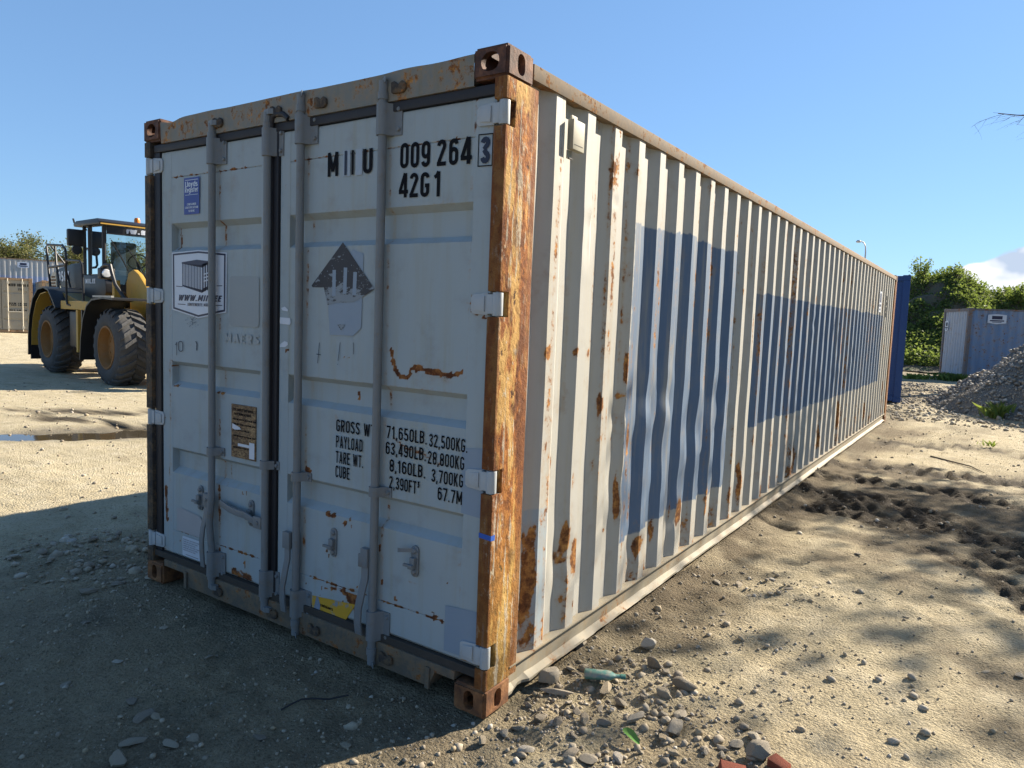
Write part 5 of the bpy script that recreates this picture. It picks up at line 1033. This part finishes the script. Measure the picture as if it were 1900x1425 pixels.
MB().box(-.85, -.40, -.28, .28, 2.10, 2.30).box(-.92, -.78, -.26, .26, 2.3001, 2.95).build('seat', seat_m, LD, bevel=.05, smooth=40)
MB().tube([(-.10+.19*math.cos(R(a))*.5, .19*math.sin(R(a)), 2.50+.19*math.cos(R(a))*.8) for a in range(0, 361, 20)], .014, 6, False).tube([(-.10,0,2.50),(.06,0,2.15)], .03, 6).build('steering_wheel', black_paint, LD)
MB().tube([(.24,-.20,2.05),(.24,-.45,2.55),(.16,-.62,2.9)], .012, 5).build('wiper', black_paint, LD); MB().tube([(.26,.10,2.05),(.26,-.12,2.45),(.24,-.30,2.72)], .012, 5).build('wiper', black_paint, LD)
# mirror, handrails, headlamps
MB().box(-1.02, -.90, -1.10, -.76, 2.78, 3.14).build('mirror', black_paint, LD, bevel=.035, smooth=40); MB().tube([(-.86,-.74,3.15),(-.92,-.90,3.1),(-.94,-.90,2.62)], .022, 6).build('mirror_arm', black_paint, LD); MB().lathe([(0,-.03),(.10,-.02),(.10,.03),(0,.04)], (-.94, -.92, 2.70), 'x', 12).build('mirror', black_paint, LD, smooth=40)
def rail(pts, r_=.026): MB().tube(pts, r_, 8).build('handrail', black_paint, LD, smooth=40)
ry = -1.05
rail([(-2.28,ry,1.86),(-2.42,ry,2.45),(-2.50,ry,2.82),(-2.44,ry,2.86),(-1.42,ry,2.80),(-1.24,ry,2.72),(-1.18,ry,2.42),(-1.26,ry,2.37),(-2.36,ry,2.34)])
rail([(-1.62,ry,1.84),(-1.84,ry,2.38),(-1.92,ry,2.82)], .022); rail([(-2.06,ry+.35,1.86),(-2.30,ry+.3,2.45),(-2.42,ry+.05,2.86)], .022)
rail([(-2.28,ry,1.86),(-2.18,ry-.02,1.62),(-1.95,ry-.04,1.50),(-1.80,ry-.04,1.48)])
rail([(-.22,-1.27,1.50),(-.36,-1.30,1.52),(-.40,-1.30,1.62),(-.40,-1.30,2.34),(-.33,-1.30,2.43),(.42,-1.30,2.40),(.50,-1.29,2.33),(.50,-1.27,1.61)], .022)
for s in (-1, 1):
    MB().tube([(.55,s*.95,2.28),(.75,s*.95,2.34),(1.02,s*.95,2.33),(1.08,s*.95,2.2),(1.18,s*.92,1.95),(1.42,s*.82,1.66)], .035, 8).build('lamp_bracket', black_paint, LD, smooth=40)
    hl = MB().box(.72, .90, s*.95-.14, s*.95+.14, 2.06, 2.28).build('headlamp', black_paint, LD, bevel=.03, smooth=40); MB().lathe([(0,.03),(.07,.025),(.085,.0)], (.902, s*.95-.03, 2.17), 'x', 16).build('lens', lamp_m, hl, smooth=40)
    MB().box(.62, .74, s*.72-.06, s*.72+.06, 1.60, 2.05).build('lamp_post', yel_paint, LD, bevel=.015)
# lift arms, tower, bucket
for s in (-1, 1):
    arm = [(.62,1.75),(.62,2.02),(.75,2.22),(1.0,2.28),(1.25,2.18),(1.8,1.80),(2.6,1.20),(3.2,.72),(3.2,.42),(3.0,.38),(2.3,.85),(1.6,1.30),(1.0,1.55)]
    MB().prism([(z, x) for x, z in arm], 'y', s*.46-.045, s*.46+.045).build('lift_arm', yel_paint, LD, bevel=.015, smooth=40)
    MB().prism([(z, x) for x, z in [(.45,1.1),(.45,1.7),(.7,2.1),(1.15,2.1),(1.35,1.7),(1.5,1.1)]], 'y', s*.33-.04, s*.33+.04).build('arm_tower', yel_paint, LD, bevel=.015)
    MB().tube([(.9,s*.58,1.2),(2.1,s*.56,1.15)], .07, 10).build('lift_cylinder', black_paint, LD, smooth=40)
MB().tube([(1.0,0,1.9),(2.2,0,1.75)], .08, 10).build('tilt_cylinder', black_paint, LD, smooth=40)
# fork carriage instead of a bucket: two uprights, bars and tines low in front
for s in (-1, 1): MB().box(3.16, 3.24, s*.42-.05, s*.42+.05, .12, 1.05).build('carriage_upright', black_paint, LD, bevel=.01); MB().prism([(z, x) for x, z in [(3.24,.10),(3.24,.95),(3.30,.95),(3.31,.20),(4.45,.09),(4.45,.07)]], 'y', s*.30-.07, s*.30+.07).build('fork_tine', black_paint, LD)
for z in (.20, .92): MB().box(3.245, 3.285, -.62, .62, z, z+.08).build('carriage_bar', black_paint, LD, bevel=.01)

# ================================================================== TREES, LAMP
bark_m = plain('grey-brown bark', (.085,.065,.048), .9, 0, .35, 14, .01)
def tree(name, label, loc, H, spread, seed, leaf_m, nleaf, leaf_size, group=None, trunk_r=.16, lean=(0, 0), levels=4, up=.5, first=.3, droop=0.0, cat='tree'):
    rnd = random.Random(seed); T = thing(name, label, cat, loc, 0, group); mb = MB(); tips = []
    def grow(p, d, ln, r_, lv):
        n = 5 if lv == 0 else 4; pts = [p.copy()]; rs = [r_]; q = p.copy(); dd = d.copy(); end_r = r_*(.42 if lv < levels else .3)
        for i in range(n):
            dd = (dd+Vector((rnd.gauss(0, .13), rnd.gauss(0, .13), rnd.gauss(0, .08)+(.05*up-droop*.05*lv))) ).normalized(); q = q+dd*ln/n; pts.append(q.copy()); rs.append(r_+(end_r-r_)*(i+1)/n)
        mb.tube(pts, rs, 7 if lv < 2 else 4 if lv < 3 else 3, False)
        if lv >= levels-1: tips.extend((pts[2], pts[3], pts[-1]))
        if lv == levels: return
        kids = {0: 7, 1: 5, 2: 5, 3: 4}.get(lv, 3)
        for k in range(kids):
            f = first+(1-first)*(k+rnd.random()*.8)/kids if lv == 0 else .25+.75*(k+rnd.random())/kids
            f = min(f, 1); j = min(int(f*n), n-1); base = pts[j].lerp(pts[j+1], f*n-j); a = rnd.uniform(0, 2*math.pi)
            side = Vector((math.cos(a), math.sin(a), 0)); nd = (dd*(.45 if lv == 0 else .6)+side*spread*(1.0-.25*f)+Vector((0, 0, .25*up-droop*.2))).normalized()
            grow(base, nd, ln*rnd.uniform(.42, .68)*(1.05-.35*f if lv == 0 else .95), max(rs[j]*rnd.uniform(.42, .6), .006), lv+1)
    grow(Vector((0, 0, -.1)), Vector((lean[0], lean[1], 1)).normalized(), H*.68, trunk_r, 0)
    mb.build('trunk', bark_m, T, smooth=60, fix=False)
    if nleaf:
        rg = np.random.default_rng(seed); tp = np.array([q[:] for q in tips]); idx = rg.integers(0, len(tp), nleaf) if nleaf != 5200 else rg.choice(len(tp)//9, nleaf)*9; P_ = tp[idx]+rg.normal(0, leaf_size*(1.6 if nleaf != 5200 else 2.4), (nleaf, 3))
        V, F, C_ = leaves(P_, leaf_size, seed+1, .1); link('crown', np_mesh('crown', V, F, leaf_m, None, {'tone': C_}), T)
    return T
tree('tree', 'tall olive tree rising right of the others behind the far-left containers', (-71.5, 30.3, 0), 8.1, .95, 3, olive_m, 7500, .20, 'trees beyond the far-left containers', .25)
tree('tree', 'round olive tree with pale gaps, centre of the clump at the far left', (-72.5, 27.9, 0), 8.5, .95, 5, olive_m, 7500, .20, 'trees beyond the far-left containers', .25)
tree('tree', 'olive tree cut by the left edge behind the grey ribbed container', (-73.0, 25.0, 0), 7.8, 1.0, 8, olive_m, 7500, .20, 'trees beyond the far-left containers', .25)
tree('tree', 'low olive tree whose top shows just left of the loader cab', (-70.5, 33.5, 0), 7.4, 1.0, 12, olive_m, 7000, .20, 'trees beyond the far-left containers', .22)
tree('tree', 'small olive tree hidden behind the wheel loader', (-70, 37.5, 0), 8.0, 1.0, 15, olive_m, 7000, .20, 'trees beyond the far-left containers', .22)
# bare tree whose twigs reach into the photo at the right edge; its unseen neighbours are placed for their shade
tree('tree', 'bare tree whose thin twigs reach in at the upper right edge', (6.3, 33.6, 0), 19.5, .9, 21, olive_m, 0, .05, None, .26, (.05, -.02), 4, .3, .40, .5)
spots = [(6.9, 13.8, 10.0, 31), (7.3, 12.2, 10.0, 32), (11.5, 20.0, 10.5, 33), (14.5, 9.6, 9.6, 35), (15.5, 15.0, 10.0, 37), (12.5, 4.0, 9.5, 39), (11.5, -1.5, 9.8, 41), (10.5, -8.0, 9.5, 43)]  # first pair cast the dapple; the rest added dense to block skylight
for k_, (x, y, h_, sd_) in enumerate(spots): tree('tree', 'unseen yard tree on the right, placed and leafed for its shade', (x, y, 0), h_, 1.0, sd_, olive_m, (5200 if k_ < 2 else 9000), .16, 'unseen shade trees right of the yard', .16, (0, 0), 4, .4, .25)
t_ = thing('street_lamp', 'slender grey street lamp rising far behind the container roof', 'street lamp', (-8.58, 67.0, 0)); steel_m = plain('lamp post steel', (.42,.43,.44), .5, .4)
MB().tube([(0,0,0),(0,0,6),(0,0,8.4),(-.04,0,8.9),(-.2,0,9.25),(-.5,0,9.4)], [.10,.075,.06,.055,.05,.05], 8).build('post', steel_m, t_, smooth=40)
MB().lathe([(0,.10),(.12,.08),(.2,.02),(.22,-.05),(.16,-.12),(0,-.14)], (-.62, 0, 9.38), 'z', 12).build('lamp_head', steel_m, t_, smooth=50)
# sapling on the mound and green tufts
def tuft(name, label, cat, loc, n, size, spread, hgt, mat, seed, group=None, aspect=.14, upness=.95):
    rg = np.random.default_rng(seed); P_ = np.c_[rg.normal(0, spread, n), rg.normal(0, spread, n), np.zeros(n)]
    d = np.c_[rg.normal(0, .35, n), rg.normal(0, .35, n), np.ones(n)]; d /= np.linalg.norm(d, axis=1)[:, None]; L = size*rg.uniform(.5, 1.2, n); u = np.cross(d, rg.normal(size=(n, 3))); u /= np.linalg.norm(u, axis=1)[:, None]
    A = P_-u*(L*aspect*.5)[:, None]; B = P_+u*(L*aspect*.5)[:, None]; C_ = P_+d*(L*.6)[:, None]+u*(L*aspect*.4)[:, None]; D = P_+d*(L*1.0)[:, None]+np.c_[d[:, :2]*L[:, None]*.5, -L*.1]
    V = np.stack([A, B, C_, D], 1).reshape(-1, 3); i = np.arange(n)*4; F = np.stack([i, i+1, i+2, i+3], 1)
    o = link(name, np_mesh(name, V, F, mat, None, {'tone': np.repeat(rg.random(n), 4)}), None, loc); return tag(o, label, cat, group)
tuft('grass_tuft', 'bright green grass tuft at the foot of the gravel pile', 'grass tuft', (1.66, 14.8, 0), 90, .34, .10, .3, grass_m, 1)
tuft('weed', 'leafy green weed at the left end of the gravel pile', 'weed', (.95, 16.0, 0), 60, .11, .05, .2, grass_m, 2, None, .35); tuft('weed', 'broad-leaved weed just right of its twin by the pile', 'weed', (1.28, 16.1, 0), 50, .11, .05, .2, grass_m, 3, None, .35)
tuft('weed', 'pale green weeds in the gap beside the navy container', 'weed', (-.75, 26.6, 0), 300, .22, .14, .3, grass_m, 4, None, .3); tuft('weed', 'dark weeds at the foot of the chipped blue container', 'weed', (.35, 27.0, 0), 600, .3, .26, .3, weed_m, 5, None, .2)
tuft('grass_tuft', 'tiny grass tuft on the sunlit dirt at the right', 'grass tuft', (1.55, 10.3, 0), 30, .10, .05, .1, grass_m, 6)
def shrub(label, loc, h_, seed):
    s = thing('shrub', label, 'shrub', loc); rg = random.Random(seed); mb = MB(); P_ = []
    for k in range(9):
        a = rg.uniform(0, 6.28); d = Vector((math.cos(a)*.35, math.sin(a)*.35, 1)).normalized(); L = h_*rg.uniform(.6, 1); mb.tube([(0, 0, -.2), tuple(d*L*.5), tuple(d*L+Vector((0, 0, .1)))], [.03, .02, .008], 4, False)
        for q in range(70): f = rg.uniform(.2, 1); P_.append(tuple(d*L*f+Vector((rg.gauss(0, .12), rg.gauss(0, .12), rg.gauss(0, .1)))))
    mb.build('stem', bark_m, s, fix=False); V, F, C_ = leaves(np.array(P_), .13, seed, .5); link('foliage', np_mesh('foliage', V, F, grass_m, None, {'tone': C_*.7}), s)
shrub('light green sapling on the left shoulder of the weedy mound', (-2.05, 40.6, float(mound_h(np.array(-2.05), np.array(40.6)))-.1), 1.5, 4)
shrub('bushy green shrub on the right shoulder of the weedy mound', (2.2, 41.0, float(mound_h(np.array(2.2), np.array(41.0)))-.2), 1.1, 6)

# ================================================================== SMALL THINGS ON THE GROUND
def gz(x, y): return float(ground_h(np.array([x]), np.array([y]))[0])
rock_meshes = []
for i in range(14):
    V, F = rock_arrays(3, 300+i, .72 if i % 3 else .45, .10, 14 if i not in (2, 4) else 5); V = V*(1+(fbm(V[:, 0:1]*3+i, V[:, 1:2]*3+V[:, 2:3]*2, 3, i)-.5)*.12)*1.25
    rock_meshes.append(np_mesh('stone', V, F, stone_m, 28))
def stone(label, x, y, r_, kind, group=None, sink=.30, sz=(1, 1, 1), rz=None):
    o = link('stone', rock_meshes[kind % 14], None, (x, y, gz(x, y)+r_*(.45-sink*.6)), random.uniform(0, 6.28) if rz is None else rz); r_ *= .84; o.scale = (r_*sz[0], r_*sz[1], r_*sz[2]); return tag(o, label, 'stone', group)
stone('smooth rounded pale stone in the sun, set apart right of the green bottle', .55, .73, .052, 4, None, .1, (1.05, .9, .85)); stone('rounded grey stone between the rusty corner and the bottle', .035, .44, .056, 2, None, .1)
stone('flat tan stone leaning against the green bottle', .285, .505, .062, 6, None, .25, (1.1, .8, .6)); stone('upright pale pointed stone beside the container rail', -.05, .575, .048, 1, None, .05, (.8, .8, 1.5))
stone('pale chunky stone, larger of the pair near the bottom edge', .645, .375, .055, 8, None, .15); stone('flat pale stone, smaller of the pair near the bottom edge', .625, .315, .042, 9, None, .2, (1.2, .9, .5))
stone('tan upright stone casting a shadow right of the bottle', .365, .83, .042, 11, None, .05, (.9, .8, 1.4)); stone('large pale stone between the two brick pieces', .965, .405, .062, 13, None, .1); stone('yellowish flat stone behind the brick pieces', .915, .50, .048, 3, None, .2, (1.2, .9, .6))
stone('white crumbly lump lying alone off the container rail', .25, 1.03, .050, 5, None, .1); stone('dark stone tucked under the container rail', -.02, .84, .055, 7, None, .2); stone('big tan stone half buried in the shade at the bottom left', -.87, -.985, .055, 10, None, .3)
stone('broad pale stone lying flat in the stony patch', .61, .515, .052, 12, None, .35, (1.2, 1, .5)); stone('brown slab stone half buried by the rusty corner', .115, .375, .055, 0, None, .35, (1.4, .6, .5)); stone('angular white stone in the middle of the stony patch', .48, .355, .048, 1, None, .15, (1.2, .8, .8))
rg = random.Random(5)
for x, y, r_ in [(.07,.59,.036),(.115,.645,.040),(.095,.56,.030),(.43,.82,.030),(.44,.54,.038),(.49,.61,.042),(.27,.28,.040),(.37,.46,.044),(.59,.57,.026),(.86,.43,.03),(.83,.38,.026),(.85,.34,.026),(.78,.29,.028),(.40,-.01,.046),(.45,.03,.034),(.54,.09,.030),(.32,.24,.034),(.40,.25,.032),(.53,.26,.030),(.54,.46,.026),(.15,.16,.034),(.25,.16,.036),(.24,-.05,.040),(.12,.06,.032),(.10,0,.036),(.09,-.12,.03),(.20,.33,.024),(.33,.36,.026),(.18,.24,.022),(.62,.45,.02),(.70,.55,.02),(.48,.72,.022),(.30,.70,.02),(.15,.75,.024),(.35,.12,.024),(.60,.16,.022),(.68,.22,.026),(.72,.10,.028),(.06,.22,.026),(-.04,.46,.028)]:
    stone('small broken stone in the stony patch by the rusty corner', x+rg.gauss(0, .006), y+rg.gauss(0, .006), r_, rg.randrange(14), 'broken stones by the rusty corner', rg.uniform(.1, .35), (1, rg.uniform(.7, 1), rg.uniform(.5, 1)))
for x, y, r_ in [(-1.58,-.83,.03),(-1.21,-.75,.04),(-1.06,-.78,.045),(-1.01,-.76,.03),(-.78,-.75,.03),(-.92,-.89,.045),(-.81,-.83,.04),(-1.59,-.61,.028),(-2.1,-.5,.03),(-.6,-.6,.025),(-.45,-.8,.03),(-1.75,-.3,.03),(-.30,-.45,.025),(-1.3,-.35,.022)]:
    stone('pale flat stone trodden into the shaded dirt before the doors', x, y, r_, rg.randrange(14), 'flat stones in the shaded dirt', .55, (1.2, 1, .35))
for x, y, r_ in [(.42,1.67,.045),(.91,.57,.03),(1.26,2.28,.04),(1.02,.94,.025),(1.64,1.82,.04),(1.77,1.85,.055),(.85,3.35,.05),(.23,2.15,.05),(.35,2.2,.06),(.5,2.4,.055),(.62,2.3,.06),(.45,2.05,.05),(.75,2.45,.05),(.3,2.45,.04),(.55,2.15,.045),(1.0,4.0,.03),(1.4,1.3,.02),(1.2,1.7,.02),(.8,1.5,.02)]:
    stone('lone stone or clod on the sunlit dirt along the container', x, y, r_*.62, rg.randrange(14), 'stones on the sunlit dirt', .5, (1.2, .9, .5))
for k in range(34): 
    a = rg.uniform(0, 6.28); q = rg.random()**.6; stone('grey stone in the rubble strip beside the far door corner', -2.95+math.cos(a)*q*.75, .02+math.sin(a)*q*.45, rg.uniform(.022, .05), rg.randrange(14), 'rubble beside the far door corner', .35, (1.1, .9, .6))
# bricks
brick_m = plain('broken red brick', (.21,.055,.03), .9, 0, .4, 40, .004)
for lab, x, y, a, sc in (('broken red brick piece left of the large pale stone', .905, .262, .4, (.046,.024,.018)), ('broken red brick piece right of the large pale stone', 1.035, .368, -.3, (.034,.024,.020))):
    mb = MB().box(-1, 1, -1, 1, -1, 1); o = mb.build('brick', brick_m, None, bevel=.18, smooth=30); bm = bmesh.new(); bm.from_mesh(o.data)
    for v in bm.verts: v.co += Vector((rg.gauss(0, .05), rg.gauss(0, .05), rg.gauss(0, .05)))
    bm.to_mesh(o.data); bm.free(); o.location = (x, y, gz(x, y)+sc[2]*.5); o.rotation_euler = (.15, .1, a); o.scale = sc; tag(o, lab, 'brick')
# bottle: flattened square flask lying on its side, pointing right
t = NT('dirty green glass'); n = t.noise(30, 4); bot_m = t.bsdf(t.mix(t.ss(n, .45, .7), (.10,.24,.21), (.30,.30,.25)), t.math('ADD', .12, t.math('MULTIPLY', n, .4)), 0, None, Transmission_Weight=.25)
bt = thing('bottle', 'dirty green glass bottle lying among the stones by the container', 'bottle', (.16, .53, gz(.16, .53)+.026), R(28))
prof = [(0, .0), (.020, .0), (.027, .006), (.027, .10), (.024, .118), (.013, .135), (.0105, .142), (.0105, .168)]
MB().lathe(prof, (0, 0, 0), 'x', 20).build('body', bot_m, bt, smooth=50); MB().lathe([(.0105,.160),(.0135,.160),(.0135,.182),(.0,.184)], (0, 0, 0), 'x', 14).build('cap', plain('green cap', (.05,.16,.13), .5), bt, smooth=40)
for o in bt.children: o.scale = (1, 1.15, .72)
# leaf, wire, twigs
lf = MB(); pts = [(math.cos(R(a))*.05, math.sin(R(a))*.017*(1-.3*math.cos(R(a)))) for a in range(0, 360, 24)]; lf.add([(x, y, .016-abs(x)*.18+.2*abs(y)) for x, y in pts]+[(0, 0, .012)], [(i, (i+1) % 15, 15) for i in range(15)])
o = lf.build('leaf', plain('fresh leaf', (.10,.24,.04), .45, 0, .2, 40, 0), None, smooth=60); o.location = (.53, .225, gz(.53, .225)+.012); o.rotation_euler = (.25, .1, -.5); tag(o, 'fresh green leaf lying on the dirt near the bottom edge', 'leaf')
o = MB().tube([(x, y, gz(x, y)+.010) for x, y in ((-.69,-.43),(-.68,-.39),(-.67,-.345),(-.645,-.31),(-.60,-.26),(-.55,-.20))], .0035, 6).build('wire', rubber_m); tag(o, 'thin dark wire lying in the shade before the doors', 'wire')
o = MB().tube([(x, y, gz(x, y)+.012) for x, y in ((.95,8.6),(1.15,8.45),(1.4,8.2),(1.55,7.9))], [.012,.010,.008,.004], 6).build('stick', bark_m); tag(o, 'thin stick lying across the muddy tracks', 'stick')
